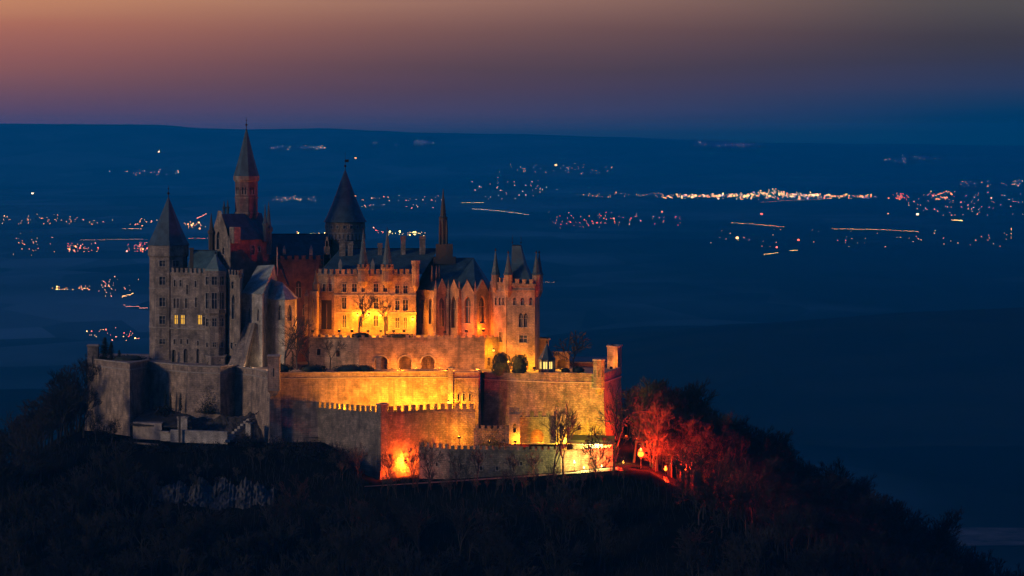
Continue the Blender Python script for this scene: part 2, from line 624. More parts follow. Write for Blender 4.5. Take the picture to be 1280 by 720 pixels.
def wall_side(mb, root, pts, i, z0, z1, holes, depth=0.45, top=None, frame_mat=None):
    """one vertical side with real openings; every opening gets a window part with a pane"""
    P0, P1 = Vector(pts[i]), Vector(pts[(i + 1) % len(pts)])
    d = P1 - P0
    L = d.length
    d.normalize()
    n = outward(pts, i)

    def P(u, z, off=0.0):
        q = P0 + d * u + n * off
        return (q.x, q.y, z)
    outer = [(0, z0), (L, z0)] + (top(L) if top else [(L, z1), (0, z1)])
    if not holes:
        mb.poly([P(u, z) for u, z in outer])
        return
    loops = [[Vector((u, z, 0)) for u, z in outer]]
    specs = []
    for h in holes:
        px0, py0, px1, py1 = h[:4]
        kind = h[4] if len(h) > 4 else 'rect'
        look = h[5] if len(h) > 5 else 'glass'
        ua, zt = side_uz(P0, P1, px0, py0)
        ub, zb = side_uz(P0, P1, px1, py1)
        if ua > ub:
            ua, ub = ub, ua
        ua, ub = max(ua, 0.12), min(ub, L - 0.12)
        if ub - ua < 0.1:
            continue
        if zb < z0 + 0.05:
            zb = z0 + 0.05
        q = opening_poly(ua, ub, zb, zt, kind)
        loops.append([Vector((u, z, 0)) for u, z in q])
        specs.append((q, ua, ub, zb, zt, kind, look))
    flat = [p for lp in loops for p in lp]
    k = len(mb.v)
    mb.v += [P(p.x, p.y) for p in flat]
    for t in tessellate_polygon(loops):
        mb.f.append(tuple(k + j for j in t))
    for (q, ua, ub, zb, zt, kind, look) in specs:
        m = len(q)
        for j in range(m):
            a, b = q[j], q[(j + 1) % m]
            mb.poly([P(*a), P(*b), P(*b, -depth), P(*a, -depth)])
        if look == 'open':
            mb.poly([P(u, z, -depth) for u, z in q])
            continue
        w, h = ub - ua, zt - zb
        fr = MB()
        cu = (ua + ub) / 2
        ang = math.atan2(d.y, d.x)
        bar = min(0.13, w * 0.16)

        def bx(u, z, su, sz, off, t):
            c = P(u, z, off)
            fr.box(c, (su, t, sz), ang)
        if look == 'door':
            bx(cu, zb + h * 0.45, 0.06, h * 0.86, -depth + 0.10, 0.06)
            nm, pm = 'door', M['void']
        else:
            bx(cu, zb - 0.09, w + 0.36, 0.17, 0.05, 0.30)                 # sill
            if kind == 'rect':
                bx(cu, zt + 0.10, w + 0.30, 0.17, 0.03, 0.20)             # hood
            hj = h if kind == 'rect' else h * 0.55
            for uj in (ua - 0.06, ub + 0.06):
                bx(uj, zb + hj / 2, 0.16, hj + 0.06, 0.02, 0.16)          # jambs
            if w > 0.55:
                bx(cu, (zb + zt) / 2 - (0 if kind == 'rect' else h * 0.08), bar, h * (0.98 if kind == 'rect' else 0.82), -depth + 0.12, 0.14)
            if h > 1.3:
                bx(cu, zb + h * 0.6, w * 0.98, bar, -depth + 0.13, 0.12)
            nm, pm = 'window', M.get(look, M['glass'])
        fo = fr.build(nm, frame_mat or M['cap'], root)
        pn = MB()
        pn.poly([P(u, z, -depth + 0.02) for u, z in q])
        pn.build('leaf' if nm == 'door' else 'pane', pm, fo)


def offset_pts(pts, off):
    n = len(pts)
    out = []
    for i in range(n):
        a, b = outward(pts, (i - 1) % n), outward(pts, i)
        m = (a + b)
        m = m / max(0.25, m.dot(a)) if m.length > 1e-4 else a
        out.append(tuple(Vector(pts[i]) + m * off))
    return out


def prism(mb, root, pts, z0, z1, holes=None, batter=0.0, depth=0.45, cap=True, tops=None, open_sides=()):
    holes = holes or {}
    lo = offset_pts(pts, batter) if batter else pts
    for i in range(len(pts)):
        if i in open_sides:
            continue
        j = (i + 1) % len(pts)
        if batter:
            # battered sides are cut into strips so that the texture follows
            for q in range(4):
                f0, f1 = q / 4, (q + 1) / 4
                c = []
                for (ix, f) in ((i, f0), (j, f0), (j, f1), (i, f1)):
                    g = (1 - f) ** 1.5
                    c.append((pts[ix][0] * (1 - g) + lo[ix][0] * g, pts[ix][1] * (1 - g) + lo[ix][1] * g, z0 + (z1 - z0) * f))
                mb.poly(c)
        else:
            wall_side(mb, root, pts, i, z0, z1, holes.get(i), depth, (tops or {}).get(i))
    if cap:
        mb.poly([(p[0], p[1], z1) for p in pts])


def merlons(mb, pts, i, z, h=1.25, w=1.0, n=None, thick=0.55, proud=0.12, band=True, base=0.5, spread=None):
    """parapet with merlons along side i of a footprint, standing on the wall top z"""
    P0, P1 = Vector(pts[i]), Vector(pts[(i + 1) % len(pts)])
    d = P1 - P0
    L = d.length
    d.normalize()
    nn = outward(pts, i)
    ang = math.atan2(d.y, d.x)
    mid = nn * (proud - thick / 2)
    c = (P0 + P1) / 2 + mid
    if band:
        c2 = (P0 + P1) / 2 + nn * (proud - 0.1)
        mb.box((c2.x, c2.y, z - 0.22), (L + 0.1, 0.34, 0.3), ang)
    mb.box((c.x, c.y, z + base / 2), (L - 0.004, thick, base), ang)
    n = n or max(2, int(L / (w * 1.9)))
    for k in range(n):
        u = (k + 0.5) * L / n
        q = P0 + d * u + mid
        jit = random.uniform(-0.06, 0.06)
        mb.box((q.x, q.y, z + base + h / 2 - 0.003), (w + jit, thick * 0.97, h + jit), ang)
        mb.box((q.x, q.y, z + base + h + jit + 0.05), (w + jit + 0.16, thick + 0.1, 0.12), ang)


def string_course(mb, pts, i, z, h=0.3, proud=0.2):
    P0, P1 = Vector(pts[i]), Vector(pts[(i + 1) % len(pts)])
    nn = outward(pts, i)
    d = P1 - P0
    c = (P0 + P1) / 2 + nn * (proud / 2 - 0.05)
    mb.box((c.x, c.y, z), (d.length + proud, proud + 0.1, h), math.atan2(d.y, d.x))


def finial(mb, x, y, z, h, r=0.22):
    mb.tube((x, y, z - 0.4), (x, y, z + h), r * 0.45, r * 0.15, 6)
    mb.sphere((x, y, z + h * 0.3), r * 1.4, 6, 4)
    mb.sphere((x, y, z + h * 0.72), r * 0.8, 6, 4)


def spire(root, cx, cy, r, z0, z1, n, mat, rot=0.0, fin=2.0, flare=1.16, name='roof'):
    mb = MB()
    mb.lathe(cx, cy, [(r * flare, z0 - 0.12), (r * flare, z0), (r * 0.93, z0 + (z1 - z0) * 0.10), (r * 0.62, z0 + (z1 - z0) * 0.38), (0.09, z1)], n, rot)
    o = mb.build(name, mat, root)
    fb = MB()
    finial(fb, cx, cy, z1, fin, 0.20 + 0.012 * r)
    fb.build('finial', M['iron'], o)
    return o


def ngon(cx, cy, r, n, rot=0.0):
    return [(cx + r * math.cos(2 * math.pi * i / n + rot), cy + r * math.sin(2 * math.pi * i / n + rot)) for i in range(n)]


def hip_roof(root, pts, z0, z1, ridge, mat, over=0.35, name='roof'):
    """pts: four corners a b c d; ridge: two xy points; ridge[0] belongs to side d-a, ridge[1] to side b-c"""
    a, b, c, d = offset_pts(pts, over)
    mb = MB()
    r0 = (ridge[0][0], ridge[0][1], z1)
    r1 = (ridge[1][0], ridge[1][1], z1)
    A, B, Cc, D = [(p[0], p[1], z0) for p in (a, b, c, d)]
    mb.poly([A, B, r1, r0])
    mb.poly([B, Cc, r1])
    mb.poly([Cc, D, r0, r1])
    mb.poly([D, A, r0])
    mb.poly([A, D, Cc, B])
    o = mb.build(name, mat, root)
    rb = MB()
    rb.tube(r0, r1, 0.14, 0.14, 6)
    rb.build('ridge_cap', M['iron'], o)
    return o


def mid(a, b, t=0.5):
    return (a[0] * (1 - t) + b[0] * t, a[1] * (1 - t) + b[1] * t)


# ------------------------------------------------------------------ terrain
def smooth(a, b, x):
    t = min(1.0, max(0.0, (x - a) / (b - a)))
    return t * t * (3 - 2 * t)


def fbm(x, y, s, o=4):
    v, a, t = 0.0, 1.0, 0.0
    for _ in range(o):
        v += a * noise.noise((x / s, y / s, 3.7))
        t += a
        a *= 0.5
        s *= 0.5
    return v / t


CREST = [(-400, 158), (-200, 156), (0, 155), (190, 156), (262, 160.5), (310, 161.5), (400, 160.5), (470, 163), (530, 166), (640, 168),
         (760, 171), (860, 174), (960, 178), (1100, 180), (1280, 182), (1600, 184)]


def crest_py(px):
    for (a, pa), (b, pb) in zip(CREST, CREST[1:]):
        if a <= px <= b:
            t = (px - a) / (b - a)
            t = t * t * (3 - 2 * t)
            return pa + (pb - pa) * t
    return CREST[0][1] if px < CREST[0][0] else CREST[-1][1]


def valley_h(x, y):
    if y < 200:
        return 0.0
    px = 640 + x / y * FPX
    h = 0.0
    if y > 21000:
        H = CZ + (HORIZON - crest_py(px)) * 33000 / FPX
        H += 8 * fbm(x, y, 900, 3)
        h += H * smooth(23500, 33000, y) ** 1.15 * (1 - 0.25 * smooth(33000, 36000, y))
        h += 18 * fbm(x, y, 3500, 3) * smooth(22000, 26000, y) * (1 - smooth(30000, 32500, y))
    h += 9 * fbm(x, y, 2600, 3) * smooth(3000, 8000, y)
    h += 85 * max(0.0, noise.noise((x / 5200 + 3.1, y / 1700, 8.2)) - 0.08) * smooth(6500, 10000, y) * (1 - smooth(22500, 25000, y)) * smooth(-300, 500, abs(x - 1900) - 400)
    return h


def hill_h(x, y):
    s = smooth(-49, -36.5, x)
    yf = 949 + (921 - 949) * s
    front = 309.6 + max(0, min(1, (x + 35) / 62)) * 4.2
    front = front + (317.5 - front) * smooth(958, 970, y)
    plat = 318.0 + (front - 318.0) * s
    dx = max(-119 - x, 0, x - 34)
    dy = max(yf - y, 0, y - 1065)
    d = math.hypot(dx, dy)
    z = plat - (0.58 - 0.10 * smooth(20, 60, x)) * d - 0.10 * max(0, d - 60) * (1 if d < 60 else 1)
    if d > 0:
        w = min(1, d / 15)
        z += w * (2.6 * fbm(x, y, 26, 4) + 6 * fbm(x, y, 90, 2) * min(1, d / 60))
    return z


def grid_mesh(name, xs_of, ys, fn, mat, smooth_=True):
    mb = MB()
    n = None
    for y in ys:
        xs = xs_of(y)
        n = len(xs)
        for x in xs:
            mb.v.append((x, y, fn(x, y)))
    for j in range(len(ys) - 1):
        for i in range(n - 1):
            a = j * n + i
            mb.f.append((a, a + 1, a + n + 1, a + n))
    return mb.build(name, mat, None, smooth_)


# valley floor: fields and woods seen through the air
def valley_mat():
    m, nt, b = new_mat('valley_fields_woods_haze_tint')
    g = nd(nt, 'ShaderNodeNewGeometry')
    mp = nd(nt, 'ShaderNodeMapping')
    mp.inputs['Scale'].default_value = (0.0007, 0.00035, 0.0)
    nt.links.new(g.outputs['Position'], mp.inputs[0])
    n = nd(nt, 'ShaderNodeTexNoise')
    n.inputs['Scale'].default_value = 1.0
    n.inputs['Detail'].default_value = 5
    nt.links.new(mp.outputs[0], n.inputs['Vector'])
    mp2 = nd(nt, 'ShaderNodeMapping')
    mp2.inputs['Scale'].default_value = (0.004, 0.0016, 0.0)
    mp2.inputs['Rotation'].default_value = (0, 0, 0.3)
    nt.links.new(g.outputs['Position'], mp2.inputs[0])
    vo = nd(nt, 'ShaderNodeTexVoronoi')
    vo.inputs['Scale'].default_value = 1.0
    nt.links.new(mp2.outputs[0], vo.inputs['Vector'])
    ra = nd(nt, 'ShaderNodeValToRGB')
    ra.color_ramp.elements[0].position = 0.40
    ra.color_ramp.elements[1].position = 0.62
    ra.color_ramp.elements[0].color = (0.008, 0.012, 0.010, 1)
    ra.color_ramp.elements[1].color = (0.07, 0.14, 0.17, 1)  # blue-green put into the field colour to carry the haze glow
    # fields painted paler to the left for the haze glow, closed woods to the right
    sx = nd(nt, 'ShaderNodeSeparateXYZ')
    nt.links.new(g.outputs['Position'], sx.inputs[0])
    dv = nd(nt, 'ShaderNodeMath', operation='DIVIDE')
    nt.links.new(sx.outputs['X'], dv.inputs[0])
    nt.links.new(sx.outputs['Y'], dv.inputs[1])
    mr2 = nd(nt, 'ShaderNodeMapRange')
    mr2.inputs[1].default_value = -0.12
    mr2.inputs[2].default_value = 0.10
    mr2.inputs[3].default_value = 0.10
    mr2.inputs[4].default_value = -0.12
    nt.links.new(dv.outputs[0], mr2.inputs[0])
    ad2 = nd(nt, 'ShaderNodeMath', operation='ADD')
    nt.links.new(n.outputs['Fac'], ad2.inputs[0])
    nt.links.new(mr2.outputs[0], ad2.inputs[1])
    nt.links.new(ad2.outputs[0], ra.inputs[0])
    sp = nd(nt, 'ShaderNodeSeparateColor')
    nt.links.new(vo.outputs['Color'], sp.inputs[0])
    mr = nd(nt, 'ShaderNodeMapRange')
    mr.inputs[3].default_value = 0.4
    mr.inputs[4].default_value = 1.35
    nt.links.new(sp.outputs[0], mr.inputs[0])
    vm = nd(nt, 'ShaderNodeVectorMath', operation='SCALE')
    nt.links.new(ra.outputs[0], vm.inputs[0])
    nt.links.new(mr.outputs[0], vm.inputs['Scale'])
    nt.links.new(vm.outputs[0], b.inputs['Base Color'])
    b.inputs['Roughness'].default_value = 1.0
    b.inputs['Specular IOR Level'].default_value = 0.0
    return m


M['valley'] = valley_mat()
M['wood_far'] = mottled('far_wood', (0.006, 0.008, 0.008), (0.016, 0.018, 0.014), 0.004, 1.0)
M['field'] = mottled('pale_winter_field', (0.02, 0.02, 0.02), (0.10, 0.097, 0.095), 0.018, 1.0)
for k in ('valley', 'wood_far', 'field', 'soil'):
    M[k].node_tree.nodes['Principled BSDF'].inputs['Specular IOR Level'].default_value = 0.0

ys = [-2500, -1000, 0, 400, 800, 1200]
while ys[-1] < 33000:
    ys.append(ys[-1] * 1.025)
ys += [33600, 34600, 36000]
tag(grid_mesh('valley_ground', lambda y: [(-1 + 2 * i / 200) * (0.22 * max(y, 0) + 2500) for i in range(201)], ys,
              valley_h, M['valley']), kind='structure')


def near_hill(x, y):
    # wooded rise beyond the right shoulder of the castle hill
    t = smooth(-150, 420, x) * (0.62 + 0.38 * smooth(200, 1000, x)) * (1 - smooth(2300, 3600, x))
    return -6 + (108 + 7 * fbm(x, 0, 420, 3)) * t * math.exp(-((y - 6000) / 900.0) ** 2) + 5 * t * fbm(x, y, 120, 4)


tag(grid_mesh('wooded_hill', lambda y: [-200 + 3900 * i / 150 for i in range(151)], [3600 + 4800 * j / 90 for j in range(91)], near_hill, M['wood_far']),
    kind='structure')


def low_hill(x, y):
    t = (1 - smooth(-620, -180, x)) * smooth(-2200, -1400, x)
    return -6 + 60 * t * math.exp(-((y - 4700) / 600.0) ** 2) + 6 * t * fbm(x, y, 250, 4)


tag(grid_mesh('wooded_hill', lambda y: [-2300 + 2300 * i / 90 for i in range(91)], [3000 + 3400 * j / 60 for j in range(61)], low_hill, M['wood_far']),
    kind='structure')
tag(grid_mesh('field', lambda y: [435 + 30 * math.sin(y * 0.021) + 18 * math.sin(y * 0.05) + 240 * i / 12 for i in range(13)], [3470 + 13 * j for j in range(13)], lambda x, y: 1.5 + 0.3 * math.sin(x), M['field']), kind='structure')

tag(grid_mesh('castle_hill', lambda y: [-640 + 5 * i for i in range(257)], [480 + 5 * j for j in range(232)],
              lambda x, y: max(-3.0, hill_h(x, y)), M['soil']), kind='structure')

# the air
hz = MB()
hz.box((0, HAZE_END / 2 - 1500, 246), (34000, HAZE_END + 3000, 494), 0)
haze_m = bpy.data.materials.new('evening_haze')
haze_m.use_nodes = True
hn = haze_m.node_tree
hn.nodes.remove(hn.nodes['Principled BSDF'])
pv = hn.nodes.new('ShaderNodeVolumePrincipled')
pv.inputs['Color'].default_value = (*HAZE_COLOR, 1)
pv.inputs['Density'].default_value = HAZE_DENSITY
pv.inputs['Anisotropy'].default_value = 0.35
hn.links.new(pv.outputs[0], hn.nodes['Material Output'].inputs['Volume'])
haze = hz.build('haze', haze_m)
for p in haze.data.vertices:
    p.co.z = HAZE_TOP if p.co.z > 100 else -12.0
tag(haze, kind='stuff')

# ------------------------------------------------------------------ grounds on the hill top
def sheet(name, pts, z, mat):
    mb = MB()
    mb.poly([(p[0], p[1], z) for p in (pts if ccw(pts) else pts[::-1])])
    return tag(mb.build(name, mat), kind='structure')


sheet('garden_terrace', [V(114, 1003), V(160, 984), V(186, 999), V(238, 984), V(276, 979), V(292, 986), V(320, 976), V(340, 964),
                         V(560, 970), V(606, 974), V(682, 966), V(753, 962), V(774, 984), V(770, 1040), V(114, 1045)], 335.6, M['gravel'])
sheet('courtyard', [V(388, 990), V(450, 987), V(604, 987), V(622, 993), V(622, 1036), V(388, 1036)], 344.0, M['gravel'])
sheet('bailey_ground', [V(384, 964), V(476, 948), V(548, 957), V(595, 957), V(640, 942), V(700, 942), V(764, 945), V(764, 958), V(600, 968), V(340, 963)], 319.2, M['gravel'])


def road_strip():
    mb = MB()
    stops = [(-37.5, 923.5, 925.0), (-20, 924.0, 928.0), (0, 923.5, 927.5), (13, 924, 929), (27, 925, 934), (40, 926, 940)]
    for (x0, a0, b0), (x1, a1, b1) in zip(stops, stops[1:]):
        mb.poly([(x0, a0, hill_h(x0, a0) + 0.25), (x1, a1, hill_h(x1, a1) + 0.25), (x1, b1, hill_h(x1, b1) + 0.25), (x0, b0, hill_h(x0, b0) + 0.25)])
    tag(mb.build('road', M['asphalt']), kind='structure')


road_strip()

# ------------------------------------------------------------------ outer bastions on the left
def curtain(name, label, pts, ztop, zbase, batter=0.0, holes=None, mat='bastion', depth=0.9, course=None, cren=None,
            coping=True, group=None, cat='castle wall', sides=None):
    """a length of castle wall or a bastion: body, coping or battlement, string course"""
    c = Vector((sum(p[0] for p in pts) / len(pts), sum(p[1] for p in pts) / len(pts), zbase))
    root = thing(name, label, cat, c, group)
    mb = MB()
    prism(mb, root, pts, zbase, ztop, holes, batter, depth)
    mb.build('wall', M[mat], root)
    vis = sides if sides is not None else range(len(pts))
    if course is not None:
        k = MB()
        for i in vis:
            string_course(k, pts, i, ztop - course, 0.35, 0.22)
        k.build('string_course', M['cap'], root)
    if cren:
        k = MB()
        for i in vis:
            if i in cren:
                merlons(k, pts, i, ztop, **cren[i])
        k.build('battlement', M[mat], root)
    elif coping:
        k = MB()
        for i in vis:
            P0, P1 = Vector(pts[i]), Vector(pts[(i + 1) % len(pts)])
            nn = outward(pts, i)
            cc = (P0 + P1) / 2 + nn * -0.25
            d = P1 - P0
            k.box((cc.x, cc.y, ztop + 0.17), (d.length + 0.3, 0.9, 0.34), math.atan2(d.y, d.x))
        k.build('coping', M['cap'], root)
    return root


b1 = [V(110, 1002), V(162, 982), V(186, 996), V(186, 1025), V(112, 1028)]
curtain('bastion', 'tall stained bastion at the left end of the castle, under the cypresses', b1, Z(454, 985), 309, 1.6,
        course=1.6, sides=[0, 1])
b2 = [V(186, 996), V(236, 980), V(275, 976), V(294, 983), V(294, 1030), V(186, 1030)]
curtain('bastion', 'angular stone bastion below the lit palace windows, dark shrubs on its face', b2, Z(458, 980), 311, 1.0,
        course=1.6, sides=[0, 1, 2])
b3 = [V(294, 983), V(319, 973), V(338, 959.5), V(350, 960.5), V(350, 1000), V(294, 1016)]
curtain('bastion', 'pale lit wall angle running up to the sharp corner turret', b3, Z(462, 974), 311, 0.9, course=1.6, sides=[0, 1])


def turret(name, label, px0, px1, py_top, py_bot, Y, mat='bastion', n=4, rot=math.pi / 4, cap='flat', slits=True, roof=None, group=None, squash=1.0):
    cx = X((px0 + px1) / 2, Y)
    r = (px1 - px0) / 2 * Y / FPX / (math.cos(math.pi / n) if n == 4 else 1)
    zt, zb = Z(py_top, Y), Z(py_bot, Y)
    root = thing(name, label, 'turret', (cx, Y, zb), group)
    pts = ngon(cx, Y, r, n, rot)
    mb = MB()
    for i in range(n):
        wall_side(mb, root, pts, i, zb, zt, [])
    # corbelled foot
    mb.lathe(cx, Y, [(r * 0.25, zb - 1.6), (r * 0.7, zb - 0.7), (r * 1.0, zb)], n, rot)
    mb.build('wall', M[mat], root)
    k = MB()
    k.lathe(cx, Y, [(r * 1.14, zt - 0.35), (r * 1.14, zt), (r * 1.02, zt + 0.12)], n, rot)
    k.build('coping', M['cap'], root)
    k = MB()
    k.lathe(cx, Y, [(r * 1.08, zb + 0.1), (r * 1.08, zb + 0.35)], n, rot)
    k.build('corbel_ring', M['cap'], root)
    if slits:
        for i in range(n):
            o = outward(pts, i)
            if o.y < -0.2:
                a, b = Vector(pts[i]), Vector(pts[(i + 1) % n])
                m_ = (a + b) / 2 + o * 0.012
                s = MB()
                s.box((m_.x, m_.y, zb + (zt - zb) * 0.52), (0.32, 0.03, (zt - zb) * 0.24), math.atan2(o.x, -o.y))
                s.build('slit', M['void'], root)  # dark bar on the wall face stands in for the shaded opening
    if roof:
        spire(root, cx, Y, r, zt + 0.12, Z(roof, Y), max(n, 6), M['slate'], rot, 1.2)
    return root


turret('turret', 'square look-out turret on the sharp corner of the long yellow-lit wall', 335, 350, 444, 488, 959.8, 'bastion')
turret('turret', 'dark slim turret on the outer edge of the leftmost bastion', 110, 123, 431, 470, 1000, 'stone')

# the long lit retaining wall
w3 = [V(339, 961.5), V(562, 967), V(600, 972), V(600, 980), V(352, 980)]
curtain('retaining_wall', 'long high retaining wall washed in yellow light below the arched terrace', w3, Z(466, 965), 310, 0.9, course=1.3, sides=[0],
        mat='bastion')
# lit gate block at its right end
gb = [V(566.5, 963), V(598, 964), V(598, 979), V(566.5, 979)]
curtain('gate_block', 'yellow-lit block with three slits and lit doorway ending the long wall', gb, Z(466.5, 964), 317,
        holes={0: [(571.5, 493, 574, 501, 'rect'), (578.5, 492, 581, 501, 'rect'), (586, 492, 588.5, 501, 'rect'), (570, 501.5, 579, 520, 'arch', 'open')]},
        course=1.4, sides=[0, 1])
p0 = curtain('wall_pier', 'slender buttress pier dividing the long yellow-lit wall from the gate block', [V(560, 962.5), V(566, 962.5), V(566, 966.7), V(560, 966)], Z(461, 963), 317, cat='pier')

# ------------------------------------------------------------------ right bastion
rb = [V(602, 981), V(606, 972), V(680, 963), V(754, 959), V(776, 984), V(770, 1030), V(602, 1030)]
root = curtain('bastion', 'big right-hand bastion with a yellow-lit face and a red-lit end, turret at its corner', rb, Z(476, 963), 306, 2.2, course=0.3,
               sides=[0, 1, 2, 3], coping=False, mat='rubble')
pp = MB()
for i in (1, 2, 3):
    P0, P1 = Vector(rb[i]), Vector(rb[i + 1])
    nn = outward(rb, i)
    d = P1 - P0
    cc = (P0 + P1) / 2 - nn * 0.35
    zt = Z(476, 963)
    h_ = 1.5 if i == 1 else 2.0
    pp.box((cc.x, cc.y, zt + h_ / 2), (d.length, 0.7, h_), math.atan2(d.y, d.x))
    pp.box((cc.x, cc.y, zt + h_ + 0.1), (d.length + 0.3, 0.9, 0.2), math.atan2(d.y, d.x))
pp.build('parapet', M['rubble'], root)
turret('turret', 'octagonal yellowish turret on the corner of the right-hand bastion', 741, 756, 449, 486, 959.5, 'rubble', 8, math.pi / 8)
ob = [V(759, 990), V(772, 986), V(777, 993), V(763, 998)]
curtain('wall_pier', 'tall orange-lit pier standing at the far right end of the bastion', ob, Z(434, 988), 334, cat='pier')
curtain('parapet_wall', 'low wall with pale coping between the bare tree and the right-hand turret', [V(712, 1000), V(757, 996), V(757, 999), V(712, 1003)], Z(454, 998), 333.5, cat='wall', mat='brick')

# ------------------------------------------------------------------ arched terrace wall under the palace
tw = [V(386, 993), V(449, 986), V(606, 986), V(606, 1004), V(386, 1008)]
root = curtain('terrace_wall', 'arched terrace wall with small battlements below the palace, lit deep orange', tw, Z(423.5, 986), 334,
               holes={1: [(469, 444, 484, 466, 'arch', 'open'), (499, 443, 514, 466, 'arch', 'open'), (527, 442, 543, 466, 'point', 'open')],
                      0: [(396, 436, 401, 444, 'rect'), (420, 438, 425, 446, 'rect')]},
               mat='bastion', cren={1: dict(h=0.55, w=0.85, n=17, base=0.35, proud=0.2), 0: dict(h=0.5, w=0.85, n=7, base=0.3, proud=0.2)}, sides=[0, 1], depth=2.6)
for (px0, px1) in ((466.5, 486.5), (496.5, 516.5), (524.5, 545.5)):
    k = MB()
    zc = Z(446 + (px1 - px0) * 0.10, 985.6)
    x0, x1 = X(px0, 985.6), X(px1, 985.6)
    r_ = (x1 - x0) / 2
    cxm = (x0 + x1) / 2
    for q in range(8):
        t0, t1 = math.pi * q / 8, math.pi * (q + 1) / 8
        for rr in ((r_, r_ * 0.84),):
            a = [(cxm + rr[0] * math.cos(t0), 985.75, zc - 1.2 + rr[0] * math.sin(t0)), (cxm + rr[0] * math.cos(t1), 985.75, zc - 1.2 + rr[0] * math.sin(t1)),
                 (cxm + rr[1] * math.cos(t1), 985.75, zc - 1.2 + rr[1] * math.sin(t1)), (cxm + rr[1] * math.cos(t0), 985.75, zc - 1.2 + rr[1] * math.sin(t0))]
            k.poly(a)
            k.poly([(p[0], 986.0, p[2]) for p in reversed(a)])
            k.poly([a[0], (a[0][0], 986.0, a[0][2]), (a[1][0], 986.0, a[1][2]), a[1]])
    k.build('arch_ring', M['cap'], root)
sw = [V(606, 987), V(626, 992), V(626, 1004), V(606, 1004)]
curtain('terrace_wall', 'short yellow-lit stretch of terrace wall beside the right-hand tower, lamp on it', sw, Z(423.5, 988), 334, mat='bastion',
        cren={0: dict(h=0.55, w=0.8, n=3, base=0.35, proud=0.2)}, sides=[0], holes={0: [(609, 447, 613, 457, 'rect')]})
curtain('gate_pier', 'small orange-lit pier in front of the first arch of the terrace wall', [V(470, 976), V(476.5, 976), V(476.5, 978), V(470, 978)], Z(447, 977), 335.5, cat='pier')


# ------------------------------------------------------------------ left palace and towers
cx, cyy = X(210.5, 1011), 1011.0
zb, zt = 333.0, Z(306, 1011)
root = thing('corner_tower', 'tall eight-sided corner tower with dark pointed roof at the left end of the castle', 'tower', (cx, cyy, zb))
pts = ngon(cx, cyy, 5.25, 8, R(8))
mb = MB()
holes = {}
for i in range(8):
    o = outward(pts, i)
    if o.y < -0.55:
        a, b = pts[i], pts[(i + 1) % 8]
        pa, pb = 640 + FPX * a[0] / a[1], 640 + FPX * b[0] / b[1]
        pc, hw = (pa + pb) / 2, abs(pb - pa) * 0.22
        if hw > 0.6:
            holes[i] = [(pc - hw, y0, pc + hw, y1, 'rect') for (y0, y1) in ((326, 333), (346, 356), (372, 383), (395, 405), (424, 430))]
prism(mb, root, pts, zb, zt, holes, 0.0, 0.35)
mb.build('wall', M['stone'], root)
k = MB()
k.lathe(cx, cyy, [(5.3, zt - 3.4), (5.65, zt - 2.9), (5.65, zt - 0.2), (5.45, zt)], 8, R(8))
k.build('upper_band', M['stone'], root)
k = MB()
for z_ in (Z(411, 1000), Z(362, 1000)):
    k.lathe(cx, cyy, [(5.42, z_ - 0.15), (5.42, z_ + 0.15)], 8, R(8))
k.build('string_course', M['cap'], root)
spire(root, cx, cyy, 5.5, zt + 0.05, Z(246, 1011), 8, M['slate'], R(8), 3.2, 1.06)

# palace wing
pw = [V(226, 1002), V(264, 992), V(290, 1008), V(290, 1020), V(226, 1020)]
zb, zt = 334.0, Z(342, 997)
root = thing('palace_wing', 'brown stone palace wing with two glowing yellow windows beside the left corner tower', 'palace', (X(245, 1000), 1000, zb))
mb = MB()
lw = []
for (x0, x1, y0, y1, *r) in [(217.5, 219.6, 350, 358), (224.5, 227.5, 350, 358), (233, 236, 356, 368), (243.5, 246, 351, 359),
                             (217, 220, 373, 385), (221.5, 224.5, 373, 385), (231.5, 235, 373, 385), (244, 247, 372, 384),
                             (217.5, 222.5, 394, 405, 'rect', 'lit'), (225.5, 231, 394, 405, 'rect', 'lit'), (247, 252.5, 394, 405.5, 'rect', 'lit'),
                             (254, 257.5, 396, 407), (217, 220, 424, 430), (225.5, 228.5, 424, 430), (233.5, 236.5, 424, 430), (246.5, 249.5, 426, 432),
                             (215.5, 219.5, 437, 452, 'arch', 'door'), (229.5, 234.5, 436, 455, 'arch', 'door'), (245.5, 249, 436, 458, 'arch', 'door'),
                             (257, 259.5, 424, 430)]:
    lw.append((x0, y0, x1, y1, *r))
pw[0] = V(213.5, 998)
pw[4] = V(213.5, 1020)
prism(mb, root, pw, zb, zt, {0: lw}, 0, 0.4)
mb.build('wall', M['stone'], root)
k = MB()
merlons(k, pw, 0, zt, h=1.15, w=0.75, n=9, base=0.3, proud=0.18)
k.build('battlement', M['stone'], root)
k = MB()
string_course(k, pw, 0, Z(410.5, 997), 0.35, 0.35)
k.build('string_course', M['cap'], root)
k = MB()
a = W(239.5, 396, 997.2)
k.box((a.x, a.y, (Z(396, 997) + Z(312, 997)) / 2), (0.95, 1.0, Z(312, 997) - Z(396, 997)), 0)
k.box((a.x, a.y, Z(311, 997)), (1.25, 1.3, 0.5), 0)
k.build('chimney', M['timber'], root)
hip_roof(root, [V(235, 1003), V(266, 998), V(276, 1016), V(235, 1018)], zt + 0.1, Z(313, 1008), (mid(V(240, 1003), V(240, 1018)), mid(V(268, 998), V(276, 1016))), M['greenroof'])
wb = MB()
p = W(252.5, 428, 995.2)
wb.tube(p, p + Vector((1.9, -1.6, 0)), 0.09, 0.09, 5)
wb.sphere(p + Vector((1.9, -1.6, -0.1)), 0.35, 6, 4)
wb.sphere(p + Vector((0.6, -0.5, -0.1)), 0.3, 6, 4)
wb.build('wall_bracket', M['iron'], root)

